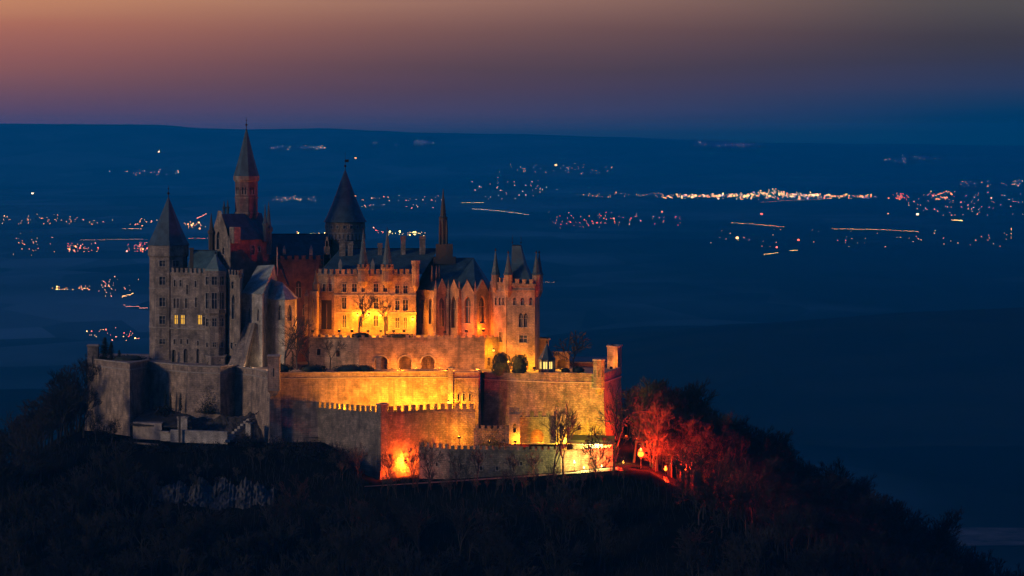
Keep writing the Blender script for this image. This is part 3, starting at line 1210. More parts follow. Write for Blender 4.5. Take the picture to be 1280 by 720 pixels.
# oriel tower with little green pyramid
cx, cyy = X(269.5, 993.5), 993.5
zb, zm, zt = 334.0, Z(391, 990), Z(339, 990)
root = thing('oriel_tower', 'narrow polygonal oriel tower with green pyramid roof in front of the gabled hall', 'tower', (cx, cyy, zb))
mb = MB()
pts = ngon(cx, cyy, 3.0, 8, R(20))
lo_holes, up_holes = {}, {}
for i in range(8):
    o = outward(pts, i)
    if o.y < -0.5:
        a, b = pts[i], pts[(i + 1) % 8]
        pa, pb = 640 + FPX * a[0] / a[1], 640 + FPX * b[0] / b[1]
        pc, hw = (pa + pb) / 2, abs(pb - pa) * 0.26
        if hw > 1:
            lo_holes[i] = [(pc - hw, 398, pc + hw, 408, 'rect'), (pc - hw * .8, 428, pc + hw * .8, 434, 'rect')]
            up_holes[i] = [(pc - hw * 1.2, 346, pc + hw * 1.2, 356, 'rect'), (pc - hw * 1.2, 366, pc + hw * 1.2, 386, 'rect')]
prism(mb, root, pts, zb, zm, lo_holes, 0, 0.3)
mb.build('wall', M['stone'], root)
up_ = MB()
pts2 = ngon(cx, cyy, 3.25, 8, R(20))
prism(up_, root, pts2, zm + 0.05, zt, up_holes, 0, 0.3)
up_.lathe(cx, cyy, [(2.8, zm - 1.0), (3.4, zm - 0.1), (3.4, zm + 0.3)], 8, R(20))
up_.build('oriel', M['stone'], root)
spire(root, cx, cyy, 3.2, zt, Z(318, 990), 4, M['greenroof'], R(20), 0.8, 0.95)
# battered stump in front of it
curtain('buttress_block', 'dark battered base block at the foot of the oriel tower', [V(258, 990), V(264, 986), V(281, 987), V(284, 995), V(258, 995)], Z(446, 988), 333, 0.4, cat='buttress', mat='stone')

# stair tower next to it
st = [V(285, 993), V(300, 986.5), V(304, 997), V(287, 1002)]
zb, zt = 333.0, Z(345, 989)
root = thing('stair_tower', 'slim square stair tower with one tall lancet window beside the pale chapel', 'tower', (X(293, 992), 992, zb))
mb = MB()
prism(mb, root, st, zb, zt, {0: [(289.8, 368, 293.4, 399, 'point'), (289.5, 352, 292.5, 361, 'rect'), (288.5, 428, 291, 436, 'rect'), (294, 430, 296, 435, 'rect')]}, 0, 0.4)
mb.build('wall', M['stone'], root)
k = MB()
merlons(k, st, 0, zt, h=1.2, w=0.65, n=4, base=0.3, proud=0.18)
merlons(k, st, 1, zt, h=1.2, w=0.6, n=3, base=0.3, proud=0.15)
k.build('battlement', M['stone'], root)

# ramp like buttress between stair tower and chapel
root = thing('buttress', 'sloping pale stone buttress leaning against the chapel yard', 'buttress', (X(304, 985), 985, 334))
mb = MB()
prof = [(282, 464, 985), (303, 464, 981.5), (319, 404, 985.5), (308, 404, 989), (298, 424, 987)]
f_ = [W(*q) for q in prof]
bk = [p + Vector((1.5, 12, 0)) for p in f_]
mb.poly(f_)
mb.poly([f_[1], bk[1], bk[2], f_[2]])
mb.poly([f_[2], bk[2], bk[3], f_[3]])
mb.poly([f_[3], bk[3], bk[4], f_[4]])
mb.poly([f_[4], bk[4], bk[0], f_[0]])
mb.build('wall', M['stone'], root)

# gabled hall
gh = [V(262, 1012), V(288, 1003), V(336, 1013), V(318, 1028), V(270, 1028)]
zb, ze, zr = 334.0, Z(299, 1006), Z(267.5, 1008)
root = thing('gabled_hall', 'high gabled hall with a lancet in its stone gable and a red brick long side', 'palace', (X(295, 1010), 1010, zb))
mb = MB()
L_ = (Vector(gh[1]) - Vector(gh[0])).length
gt = lambda L: [(L, ze), (L * 0.86, ze + 1.4), (L * 0.80, ze + 3.2), (L * 0.62, zr - 0.9), (L * 0.56, zr + 0.9), (L * 0.40, zr + 0.9), (L * 0.34, zr - 0.9), (L * 0.2, ze + 3.2), (L * 0.14, ze + 1.4), (0, ze)]
wall_side(mb, root, gh, 0, zb, ze, [(270.8, 289, 274.8, 312, 'point'), (266, 310, 268.5, 318, 'point'), (278, 309, 280.5, 318, 'point')], 0.5, gt)
mb.build('gable_wall', M['stone'], root)
mb = MB()
wall_side(mb, root, gh, 1, zb, ze, [(313, 307, 318, 318, 'rect'), (322, 309, 325, 314, 'rect')], 0.4)
for i in (2, 3, 4):
    wall_side(mb, root, gh, i, zb, ze, [])
mb.build('wall', M['brick'], root)
g0, g1 = Vector((*mid(gh[0], gh[1]), zr)), Vector((*mid(gh[2], gh[3]), zr))
mb = MB()
a, b, c_, d_ = [Vector((*p, ze - 0.2)) for p in (gh[0], gh[1], gh[2], gh[3])]
nn = outward(gh, 1)
off = Vector((nn.x, nn.y, 0)) * 0.5
inn = (g1 - g0).normalized() * 0.5
mb.poly([b + off + inn, c_ + off, g1, g0 + inn])
mb.poly([a - off + inn, g0 + inn, g1, d_ - off])
mb.poly([c_ + off, d_ - off, g1])
mb.build('roof', M['slate'], root)
k = MB()
q = Vector((*gh[1], 0)) + Vector((0.3, 0.3, 0))
q1 = Vector((*mid(gh[1], gh[2], 0.12), 0))
k.box((q1.x, q1.y - 0.3, ze + 1.2), (2.3, 2.0, 4.5), math.atan2(gh[2][1] - gh[1][1], gh[2][0] - gh[1][0]))
k.build('stair_head', M['stone'], root)
k = MB()
for (px, Y, pb, pt, r) in ((264, 1010, 312, 266, 0.75), (331.3, 1011, 302, 256, 0.6), (335.8, 1013, 318, 252, 0.85), (280, 1016, 268, 251, 0.4), (284.6, 1016, 268, 250, 0.4)):
    x = X(px, Y)
    z0, z1 = Z(pb, Y), Z(pt, Y)
    h = z1 - z0
    s_ = MB()
    s_.lathe(x, Y, [(r, z0), (r, z0 + h * 0.42), (r * 1.35, z0 + h * 0.44), (r * 1.35, z0 + h * 0.5), (r * 0.8, z0 + h * 0.55), (0.06, z1)], 6)
    s_.build('pinnacle', M['slate'] if px != 264 else M['timber'], root)

# bell tower
cx, cyy = X(308, 1018), 1018.0
zb, zt = Z(330, 1018), Z(220, 1018)
root = thing('bell_tower', 'tallest slender octagonal tower with needle spire above the gabled hall', 'tower', (cx, cyy, zb))
mb = MB()
pts = ngon(cx, cyy, 3.2, 8, R(14))
holes = {}
for i in range(8):
    o = outward(pts, i)
    if o.y < -0.5:
        a, b = pts[i], pts[(i + 1) % 8]
        pa, pb = 640 + FPX * a[0] / a[1], 640 + FPX * b[0] / b[1]
        pc, hw = (pa + pb) / 2, abs(pb - pa)
        if hw > 5:
            holes[i] = [(pc - hw * .26, 234, pc - hw * .06, 243, 'arch'), (pc + hw * .06, 234, pc + hw * .26, 243, 'arch')]
        elif hw > 2:
            holes[i] = [(pc - hw * .2, 234, pc + hw * .2, 243, 'arch')]
prism(mb, root, pts, zb, zt, holes, 0, 0.35)
mb.build('wall', M['brown'], root)
k = MB()
k.lathe(cx, cyy, [(3.25, zt - 1.6), (3.7, zt - 1.0), (3.7, zt)], 8, R(14))
k.build('cornice', M['stone'], root)
for r_, py in ((3.4, 247), (3.5, 266)):
    k = MB()
    k.lathe(cx, cyy, [(r_, Z(py, 1018) - .15), (r_, Z(py, 1018) + .15)], 8, R(14))
    k.build('string_course', M['stone'], root)
spire(root, cx, cyy, 3.5, zt, Z(160, 1018), 8, M['slate'], R(14), 3.0, 1.05)

# long ridge building behind, red crenellated front
rg = [V(330, 1016), V(411, 1020), V(411, 1034), V(330, 1034)]
zb, zt = 334.0, Z(326, 1017)
root = thing('knights_hall', 'long dark-roofed range with red crenellated front behind the pale chapel', 'palace', (X(370, 1020), 1020, zb))
mb = MB()
prism(mb, root, rg, zb, zt, {0: [(370, 351, 376.5, 372, 'arch'), (352, 352, 357, 366, 'arch'), (341, 352, 346, 366, 'arch'), (398, 346, 402, 356, 'rect'),
                                 (378.5, 380, 382.5, 394, 'point')]}, 0, 0.4)
mb.build('wall', M['brick'], root)
k = MB()
merlons(k, rg, 0, zt, h=0.95, w=1.15, n=9, base=0.35, proud=0.2)
k.build('battlement', M['brick'], root)
ro = hip_roof(root, [V(333, 1017.5), V(411, 1021), V(411, 1033), V(333, 1033)], zt + 0.35, Z(292.5, 1026), (mid(V(335, 1017.5), V(335, 1033)), mid(V(410, 1021), V(410, 1033))), M['slate'], 0.0)
for px in (355.5, 389):
    k = MB()
    q = W(px, 315, 1019.2)
    k.box((q.x, q.y, q.z), (0.9, 1.6, 1.6))
    k.tube((q.x, q.y - 0.2, q.z + 0.7), (q.x, q.y - 0.2, q.z + 2.0), 0.75, 0.05, 4)
    k.build('dormer', M['cap'], ro)
k = MB()
fl = [(W(398, 345, 1018.6)), (W(405, 345, 1018.6))]
k = MB()
x0, x1 = X(404, 1017), X(413.5, 1017)
for (a, b, py) in ((404, 413.5, 318), (405, 412.5, 308), (406.5, 411, 301), (407.5, 410, 296)):
    k.box((X((a + b) / 2, 1017.5), 1017.5, (Z(py, 1017.5) + Z(345, 1017.5)) / 2), ((b - a) * .2238, 1.1 + 0.02 * py % 0.1, Z(py, 1017.5) - Z(345, 1017.5)))
k.build('stepped_gable', M['palace'], root)

# round tower
cx, cyy = X(431.5, 1032), 1032.0
zb, zt = Z(345, 1032), Z(277, 1032)
root = thing('round_tower', 'broad round tower with wide conical roof and weather vane behind the palace', 'tower', (cx, cyy, zb))
mb = MB()
mb.lathe(cx, cyy, [(5.35, zb), (5.35, zt - 5.6), (5.62, zt - 4.9), (5.62, zt)], 40)
mb.build('wall', M['palace'], root)
k = MB()
for q in range(30):
    t = 2 * math.pi * q / 30
    if math.sin(t) < 0.25:
        k.box((cx + 5.55 * math.cos(t), cyy + 5.55 * math.sin(t), zt - 4.3), (0.5, 0.4, 1.6), t + math.pi / 2)
k.lathe(cx, cyy, [(5.72, zt - 3.3), (5.72, zt - 3.0)], 40)
k.build('corbel_table', M['cap'], root)
for q in range(9):
    t = math.pi + math.pi * (q + 0.5) / 9
    s_ = MB()
    s_.box((cx + 5.63 * math.cos(t), cyy + 5.63 * math.sin(t), zt - 1.4), (0.95, 0.14, 1.1), t + math.pi / 2)
    w_ = s_.build('window', M['cap'], root)
    s_ = MB()
    s_.box((cx + 5.72 * math.cos(t), cyy + 5.72 * math.sin(t), zt - 1.4), (0.6, 0.06, 0.8), t + math.pi / 2)
    s_.build('pane', M['glass'], w_)
ro = spire(root, cx, cyy, 5.65, zt, Z(212, 1032), 40, M['slate'], 0, 3.4, 1.08)
k = MB()
x_, z_ = cx, Z(201, 1032)
k.box((x_ + 0.55, cyy, z_), (0.9, 0.06, 0.75))
k.box((x_, cyy, z_ + 1.6), (0.07, 0.07, 1.6))
k.build('weather_vane', M['iron'], ro)

# ------------------------------------------------------------------ central palace
pf = [V(397, 1003), V(418, 1000), V(520, 1000), V(522, 1030), V(397, 1030)]
zb, zt = 343.8, Z(344, 1000)
root = thing('central_palace', 'crenellated palace front lit bright orange at its foot, twin spired turrets on its parapet', 'palace', (X(460, 1005), 1005, zb))
mb = MB()
prism(mb, root, pf, zb, zt, {
    0: [(403.5, 355, 407.5, 364, 'rect'), (411, 355, 415, 364, 'rect'), (400.5, 375, 414.5, 412, 'rect', 'door')],  # dark leaf stands in for the shade inside the open gateway
    1: [(428, 355, 433, 365), (440, 355, 446, 365), (452, 356, 456, 365), (467, 355, 473, 365), (479, 356, 484, 365), (494, 357, 499, 367), (504, 357, 509.5, 367),
        (427.5, 372, 433, 386), (449, 373, 454, 386), (467, 373, 473, 386), (494, 376, 499.5, 388), (503.5, 375, 510, 388),
        (428, 394, 433, 409), (448, 395, 453, 409, 'arch', 'door'), (467, 394, 473, 408), (494, 397, 499.5, 410), (504.5, 397, 509, 410), (480, 395, 485, 414, 'arch', 'door')]}, 0, 0.45)
mb.build('wall', M['palace'], root)
k = MB()
merlons(k, pf, 0, zt, h=1.2, w=0.95, n=3, base=0.35, proud=0.25)
merlons(k, pf, 1, zt, h=1.2, w=1.0, n=14, base=0.35, proud=0.25)
k.build('battlement', M['palace'], root)
for py in (369, 391):
    k = MB()
    string_course(k, pf, 1, Z(py, 1000), 0.28, 0.2)
    k.build('string_course', M['cap'], root)
# bay between the two turrets
for (px, r) in ((454, 1.45), (484, 1.5)):
    x = X(px, 999.3)
    t = MB()
    z0, z1 = Z(352, 999), Z(334, 999)
    t.lathe(x, 999.5, [(0.5, z0 - 1.8), (r, z0), (r, z1 - 0.9), (r * 1.18, z1 - 0.6), (r * 1.18, z1)], 10)
    for q in range(8):
        th = 2 * math.pi * q / 8
        t.box((x + r * 1.05 * math.cos(th), 999.5 + r * 1.05 * math.sin(th), z1 + 0.4), (0.55, 0.35, 0.9), th + math.pi / 2)
    to = t.build('turret', M['palace'], root)
    mb = MB()
    mb.lathe(x, 999.5, [(r * 1.05, z1 - 0.1), (r * 0.95, z1 + 0.6), (r * 0.5, z1 + 5.0), (0.07, Z(288, 999))], 10)
    sp_ = mb.build('spire', M['slate'], to)
    mb = MB()
    finial(mb, x, 999.5, Z(288, 999), 0.9, 0.14)
    mb.build('finial', M['iron'], sp_)
x = X(519.5, 999.6)
t = MB()
z0, z1 = Z(357, 999), Z(328, 999)
t.lathe(x, 999.8, [(0.3, z0 - 1.6), (1.0, z0), (1.0, z1)], 8)
t.lathe(x, 999.8, [(1.2, z1 - 0.5), (1.2, z1 + 0.5)], 8)
t.build('corner_turret', M['palace'], root)
rp = [V(397, 1004), V(530, 1002), V(530, 1028), V(397, 1028)]
ro = hip_roof(root, rp, zt + 0.2, Z(311, 1014), (mid(V(426, 1004), V(426, 1028)), mid(V(548, 1002), V(548, 1028))), M['slate'], -0.4)
for px in (425.5, 466):
    k = MB()
    q = W(px, 334, 1006)
    k.box((q.x, q.y, q.z), (1.0, 2.2, 1.9))
    k.tube((q.x, q.y - 0.4, q.z + 0.8), (q.x, q.y - 0.4, q.z + 2.4), 0.85, 0.05, 4)
    k.build('dormer', M['cap'], ro)
for (px, w_, p0_, p1_) in ((504, 1.3, 296, 320), (528, 1.6, 296, 322), (438, 1.4, 303, 325), (428, 1.7, 300, 326), (475, 1.2, 305, 320)):
    k = MB()
    Y = 1013
    k.box((X(px, Y), Y, (Z(p0_, Y) + Z(p1_, Y)) / 2), (w_, w_ * 0.8, Z(p0_, Y) - Z(p1_, Y)))
    k.box((X(px, Y), Y, Z(p0_, Y) - 0.5), (w_ + 0.4, w_ * 0.8 + 0.4, 0.35))
    k.box((X(px, Y), Y, Z(p0_, Y) + 0.12), (w_ + 0.25, w_ * 0.8 + 0.25, 0.25))
    k.build('chimney', M['stone'], ro)

# gothic porch with its pinnacle, lit bright orange
pg = [V(386.5, 1001), V(396, 996), V(399, 1001), V(390, 1005)]
zb, zt = 343.8, Z(364, 998)
root = thing('gothic_porch', 'slim gothic stair bay glowing orange at the palace corner with dark pinnacle', 'porch', (X(392, 1000), 1000, zb))
mb = MB()
prism(mb, root, pg, zb, zt, {0: [(390, 372, 392.6, 402, 'point')]}, 0, 0.3)
mb.build('wall', M['palace'], root)
k = MB()
x = X(395, 999)
k.lathe(x, 999, [(0.95, zt - 0.4), (0.95, zt + 2.0), (0.6, zt + 2.6), (0.05, Z(336, 999))], 6)
k.build('pinnacle', M['timber'], root)
k = MB()
x = X(383, 999)
k.box((x, 999, (zb + Z(370, 999)) / 2), (1.0, 1.0, Z(370, 999) - zb))
k.tube((x, 999, Z(370, 999)), (x, 999, Z(361, 999)), 0.9, 0.06, 4)
k.build('flanking_pier', M['palace'], root)

# ------------------------------------------------------------------ pale chapel on the left
ch = [V(302.5, 992), V(328, 984), V(338, 996), V(338, 1008), V(312, 1012)]
zb, zt = 334.5, Z(367, 987)
root = thing('pale_chapel', 'small pale stone chapel with steep grey-green roof and polygonal choir', 'chapel', (X(330, 992), 992, zb))
mb = MB()
prism(mb, root, ch, zb, zt, {0: [(310.3, 384, 312.8, 402, 'point'), (321.5, 386, 324, 401, 'point')]}, 0, 0.4)
mb.build('wall', M['pale'], root)
k = MB()
A, B = W(301, 368, 992), W(328.5, 367.5, 983.5)
Cc, D = W(343, 331, 1000), W(322, 332, 1006)
E = W(350, 368, 1016)
k.poly([A, B, Cc, D])
k.poly([B, E, Cc])
k.poly([D, Cc, E, W(330, 368, 1020)])
k.poly([A, D, W(330, 368, 1020)])
k.build('roof', M['greyroof'], root)
# choir
co = [V(334, 994), V(344.5, 987), V(356, 985), V(368.5, 989), V(371, 997), V(352, 1004)]
zc = Z(374.5, 987)
mb = MB()
prism(mb, root, co, zb, zc, {1: [(347.5, 381, 352, 400, 'point')], 2: [(359.5, 381, 364.5, 401, 'point')]}, 0, 0.4)
mb.build('choir_wall', M['pale'], root)
k = MB()
cb = offset_pts(co, 0.45)
ap = W(353, 353, 995)
ap2 = W(340, 349.5, 999)
vb = [Vector((*p, zc)) for p in cb]
k.poly([vb[0], vb[1], ap, ap2])
k.poly([vb[1], vb[2], ap])
k.poly([vb[2], vb[3], ap])
k.poly([vb[3], vb[4], ap])
k.poly([vb[4], vb[5], ap2, ap])
k.build('choir_roof', M['greyroof'], root)
# red gable and flagstaff behind it
root = thing('gable_porch', 'little red gable rising between the pale chapel and the red range', 'gable', (X(352, 1008), 1008, 335))
k = MB()
f_ = [W(342, 400, 1008), W(360, 400, 1008), W(360, 357, 1008), W(351, 336, 1008), W(342, 357, 1008)]
bk = [p + Vector((0, 6, 0)) for p in f_]
k.poly(f_)
k.poly([f_[1], bk[1], bk[2], f_[2]])
k.poly([f_[4], bk[4], bk[0], f_[0]])
k.build('wall', M['brick'], root)
k = MB()
k.poly([f_[2], bk[2], bk[3], f_[3]])
k.poly([f_[3], bk[3], bk[4], f_[4]])
k.build('roof', M['slate'], root)
root = thing('flagstaff', 'thin pale flagstaff beside the chapel roof', 'flagstaff', W(346.5, 345, 1003))
k = MB()
a = W(346.5, 345, 1003)
k.tube(a, (a.x, a.y, Z(309, 1003)), 0.28, 0.10, 6)
k.build('pole', M['cap'], root)
k = MB()
k.sphere((a.x, a.y, Z(308, 1003)), 0.24, 6, 4)
k.build('knob', M['iron'], root)

# ------------------------------------------------------------------ gothic church
gc = [V(522, 1006), V(545, 999), V(561, 1000), V(575, 995), V(594, 991.5), V(612, 996), V(618, 1006), V(610, 1026), V(522, 1026)]
zb, zt = 343.8, Z(364, 996)
root = thing('gothic_church', 'brown gothic church with gabled apse windows and needle flèche, lower walls glowing red-orange'.replace('flèche', 'spirelet'), 'church', (X(570, 1005), 1005, zb))
mb = MB()
prism(mb, root, gc, zb, zt, {0: [(526, 372, 530, 405, 'point'), (536, 372, 540, 405, 'point')], 1: [(549, 372, 555, 408, 'point')],
                             2: [(564, 370, 570, 410, 'point')], 3: [(580.5, 370, 588.5, 404, 'point')], 4: [(599, 370, 606.5, 404, 'point')]}, 0, 0.6)
mb.build('wall', M['palace'], root)
for i, (gp, w_) in enumerate(((552, 0.8), (566, 0.9), (584.5, 0.86), (603, 0.86))):
    j = i + 1
    a, b = Vector(gc[j]), Vector(gc[j + 1])
    nn = outward(gc, j)
    d = b - a
    m_ = (a + b) / 2
    h = 3.0 + 0.25
    k = MB()
    for off in (0.14, -0.5):
        k.poly([(*(m_ - d * w_ / 2 + nn * off), zt - 0.05), (*(m_ + d * w_ / 2 + nn * off), zt - 0.05), (*(m_ + nn * off), zt + h)])
    for s_ in (-1, 1):
        e = m_ + d * (s_ * w_ / 2)
        k.poly([(*(e + nn * 0.14), zt - 0.05), (*(m_ + nn * 0.14), zt + h), (*(m_ - nn * 0.5), zt + h), (*(e - nn * 0.5), zt - 0.05)])
    k.build('gable', M['palace'], root)
for j in range(1, 7):
    p = Vector(gc[j])
    nn = (outward(gc, j - 1) + outward(gc, j)).normalized()
    k = MB()
    ang = math.atan2(nn.y, nn.x)
    q = p + nn * 0.55
    k.box((q.x, q.y, (zb + zt - 2) / 2), (1.1, 0.8, zt - 2 - zb), ang)
    q = p + nn * 0.3
    k.box((q.x, q.y, zt - 0.7), (0.7, 0.65, 2.8), ang)
    k.tube((q.x, q.y, zt + 0.65), (q.x, q.y, zt + 3.0), 0.5, 0.05, 4)
    k.build('buttress', M['palace'], root)
mb = MB()
vb = [Vector((*p, zt + 0.1)) for p in gc]
r0, r1 = W(535, 322, 1014), W(592, 322, 1011)
mb.poly([vb[0], vb[1], vb[2], r1, r0])
for a, b in ((2, 3), (3, 4), (4, 5), (5, 6), (6, 7)):
    mb.poly([vb[a], vb[b], r1])
mb.poly([vb[7], vb[8], r0, r1])
mb.poly([vb[8], vb[0], r0])
mb.build('roof', M['slate'], root)
k = MB()
x, Y = X(554.5, 1012), 1012
for (hw, pa, pb) in ((14, 330, 321), (10.5, 323, 305)):
    k.box((x + 0.02 * hw, Y, (Z(pa, Y) + Z(pb, Y)) / 2), (hw * 2 * .2226, 5.0 + hw * 0.02, Z(pb, Y) - Z(pa, Y)))
k.build('spire_base', M['timber'], root)
k = MB()
x = X(554, Y)
k.lathe(x, Y, [(1.25, Z(306, Y)), (1.15, Z(273, Y)), (1.3, Z(272, Y)), (0.8, Z(270, Y)), (0.55, Z(256, Y)), (0.28, Z(246, Y)), (0.06, Z(236, Y))], 8)
for q in range(4):
    t = math.pi / 4 + math.pi / 2 * q
    k.lathe(x + 1.35 * math.cos(t), Y + 1.35 * math.sin(t), [(0.33, Z(306, Y)), (0.3, Z(284, Y)), (0.04, Z(274, Y))], 5)
for q in range(5):
    z_ = Z(268 - 4.5 * q, Y)
    k.lathe(x, Y, [(0.98 - 0.14 * q, z_), (0.98 - 0.14 * q, z_ + 0.16)], 4)
k.build('spirelet', M['timber'], root)
k = MB()
for px in (540, 545.5, 549):
    z0 = Z(345, 1004)
    k.lathe(X(px, 1004), 1004, [(0.35, z0 - 5), (0.35, z0), (0.04, z0 + 3)], 5)
k.build('pinnacle', M['palace'], root)

# ------------------------------------------------------------------ right tower
at_ = [V(613.5, 994), V(633, 986.5), V(636, 1002), V(616, 1004)]
zb, zt = 335.0, Z(354, 990)
root = thing('stair_tower', 'pale narrow tower with three slit windows attached to the big right-hand tower', 'tower', (X(623, 994), 994, zb))
mb = MB()
prism(mb, root, at_, zb, zt, {0: [(619, 372, 621.3, 381.5, 'rect'), (623.6, 372, 626, 381.5, 'rect'), (628.2, 372, 630.6, 381.5, 'rect'), (623.5, 415, 628, 427.5, 'rect')]}, 0, 0.35)
mb.build('wall', M['palace'], root)
k = MB()
merlons(k, at_, 0, zt, h=1.1, w=0.55, n=4, base=0.3, proud=0.25)
string_course(k, at_, 0, Z(364, 990), 0.5, 0.3)
k.build('battlement', M['palace'], root)
for (px, Y, pb, pt, ptop, r) in ((619.5, 991.5, 360, 343, 314, 1.1),):
    k = MB()
    k.lathe(X(px, Y), Y, [(0.4, Z(pb, Y) - 1.2), (r, Z(pb, Y)), (r, Z(pt, Y))], 8)
    to = k.build('turret', M['palace'], root)
    spire(to, X(px, Y), Y, r, Z(pt, Y), Z(ptop, Y), 8, M['slate'], 0, 0.9, 1.2, 'spire')
mt = [V(633.5, 986.6), V(668.5, 983.5), V(674.5, 994), V(674.5, 1004), V(638, 1004)]
zt = Z(356, 985)
root = thing('gate_tower', 'big square right-hand tower with battlements, steep pavilion roof and pointed corner turrets', 'tower', (X(652, 992), 992, zb))
mb = MB()
prism(mb, root, mt, zb, zt, {0: [(641.5, 372, 645, 381.5, 'arch'), (651, 372, 655, 381.5, 'arch'), (661.5, 372, 665.5, 381.5, 'arch'),
                                 (648.5, 391, 653.5, 409, 'point'), (654.5, 391, 659.5, 409, 'point'), (649, 419, 659, 428.5, 'rect'), (653.5, 442, 658.5, 458, 'point', 'door')]}, 0, 0.45)
mb.build('wall', M['palace'], root)
k = MB()
merlons(k, mt, 0, zt, h=1.15, w=1.0, n=4, base=0.3, proud=0.3)
merlons(k, mt, 1, zt, h=1.15, w=1.0, n=2, base=0.3, proud=0.3)
string_course(k, mt, 0, Z(363, 985), 0.4, 0.35)
k.build('battlement', M['palace'], root)
for (px, Y, r) in ((635.3, 986.4, 1.15), (670.3, 985.5, 1.1), (674, 999, 1.0)):
    k = MB()
    k.lathe(X(px, Y), Y, [(0.35, Z(364, Y) - 1.6), (r, Z(363, Y)), (r, Z(343, Y))], 8)
    to = k.build('turret', M['palace'] if px < 660 else M['stone'], root)
    spire(to, X(px, Y), Y, r, Z(343, Y), Z(317, Y), 8, M['slate'], 0, 0.9, 1.22, 'spire')
k = MB()
Y = 990
zlo, zhi = Z(352, Y), Z(307.5, Y)
lo = [V(637.5, 986.5), V(664.5, 985), V(668, 999), V(640, 1000)]
hi = [V(640, 991.5), V(650.5, 991), V(652, 995), V(641, 995.5)]
mids = [mid(mid(a, b, 0.5), b, 0.25) for a, b in zip(lo, hi)]
for (pa, za, pb, zb_) in ((lo, zlo, mids, zlo + (zhi - zlo) * 0.5), (mids, zlo + (zhi - zlo) * 0.5, hi, zhi)):
    for i in range(4):
        j = (i + 1) % 4
        k.poly([(*pa[i], za), (*pa[j], za), (*pb[j], zb_), (*pb[i], zb_)])
k.poly([(*p, zhi) for p in hi])
ro = k.build('roof', M['slate'], root)
k = MB()
for p in (mid(hi[0], hi[3]), mid(hi[1], hi[2])):
    finial(k, p[0], p[1], zhi, 2.8, 0.17)
k.tube((*mid(hi[0], hi[3]), zhi + 0.1), (*mid(hi[1], hi[2]), zhi + 0.1), 0.14, 0.14, 5)
k.build('ridge_finials', M['iron'], ro)

curtain('wall_stub', 'stub of orange-lit wall joining the right-hand tower to the terrace', [V(672, 994), V(686, 992), V(686, 999), V(672, 1001)], Z(424.5, 993), 335, cat='wall', mat='palace')

# pavilion, arch and terrace furniture
cx, Y = X(683.5, 976), 976
zb, zt = 335.4, Z(448.5, Y)
root = thing('garden_pavilion', 'small eight-sided garden pavilion with glowing windows and dark pointed roof', 'pavilion', (cx, Y, zb))
mb = MB()
r = 2.05
pts = ngon(cx, Y, r, 8, R(10))
for i in range(8):
    a, b = Vector(pts[i]), Vector(pts[(i + 1) % 8])
    d = (b - a)
    ang = math.atan2(d.y, d.x)
    m_ = (a + b) / 2
    mb.box((m_.x, m_.y, zb + 0.55), (d.length + 0.08, 0.3, 1.1), ang)
    mb.box((m_.x, m_.y, zt - 0.35), (d.length + 0.08, 0.34, 0.7), ang)
    mb.box((a.x, a.y, (zb + zt) / 2), (0.42, 0.42, zt - zb - 0.01), ang)
mb.build('wall', M['stone'], root)
for i in range(8):
    a, b = Vector(pts[i]), Vector(pts[(i + 1) % 8])
    d = (b - a)
    ang = math.atan2(d.y, d.x)
    m_ = (a + b) / 2
    s_ = MB()
    zz0, zz1 = zb + 1.1, zt - 0.7
    s_.box((m_.x, m_.y, (zz0 + zz1) / 2), (0.12, 0.1, zz1 - zz0), ang)
    w_ = s_.build('window', M['timber'], root)
    s_ = MB()
    q = m_ * 0.97 + Vector((cx, Y)) * 0.03
    s_.box((q.x, q.y, (zz0 + zz1) / 2), (d.length - 0.42, 0.04, zz1 - zz0 - 0.02), ang)
    s_.build('pane', M['lit_pale'], w_)
spire(root, cx, Y, 2.2, zt, Z(429, Y), 8, M['slate'], R(10), 0.7, 1.12)

root = thing('garden_gate', 'orange-lit round-arched garden gate beside the pavilion', 'gate', (X(700, 990), 990, 335.4))
mb = MB()
ga = [V(692, 992), V(712, 992), V(712, 994.5), V(692, 994.5)]
prism(mb, root, ga, 335.4, Z(441, 992), {0: [(696.5, 449, 707.5, 464.5, 'arch', 'open')]}, 0, 2.0)
mb.build('wall', M['palace'], root)
k = MB()
c_ = mid(ga[0], ga[1])
k.box((c_[0], 993.2, Z(441, 992) + 0.15), (4.9, 3.0, 0.3))
k.build('coping', M['cap'], root)

# ------------------------------------------------------------------ lower walls and gatehouse
fw = [V(382, 966), V(475.5, 945), V(549, 956.5), V(594, 956.5), V(594, 959.5), V(478, 950), V(384, 970)]
fr_root = curtain('outer_wall', 'crenellated outer wall, grey on the left and glowing red on its right-hand flank', fw[:], Z(515, 952), 306, 0.0,
                  mat='rubble', cren={0: dict(h=1.35, w=1.0, n=15, base=0.4), 1: dict(h=1.35, w=1.15, n=8, base=0.4), 2: dict(h=1.35, w=1.15, n=5, base=0.4)}, sides=[0, 1, 2])
curtain('wall_pier', 'corner pier of the crenellated outer wall where grey stone meets red light', [V(471, 944.5), V(476, 943.2), V(485, 945.2), V(481, 948)], Z(506, 945), 312, cat='pier', mat='rubble')
gw = [V(524, 941), V(562, 934), V(640, 932.5), V(701, 932.5), V(766, 940), V(766, 942.5), V(701, 935.5), V(640, 935.5), V(562, 937), V(526, 943)]
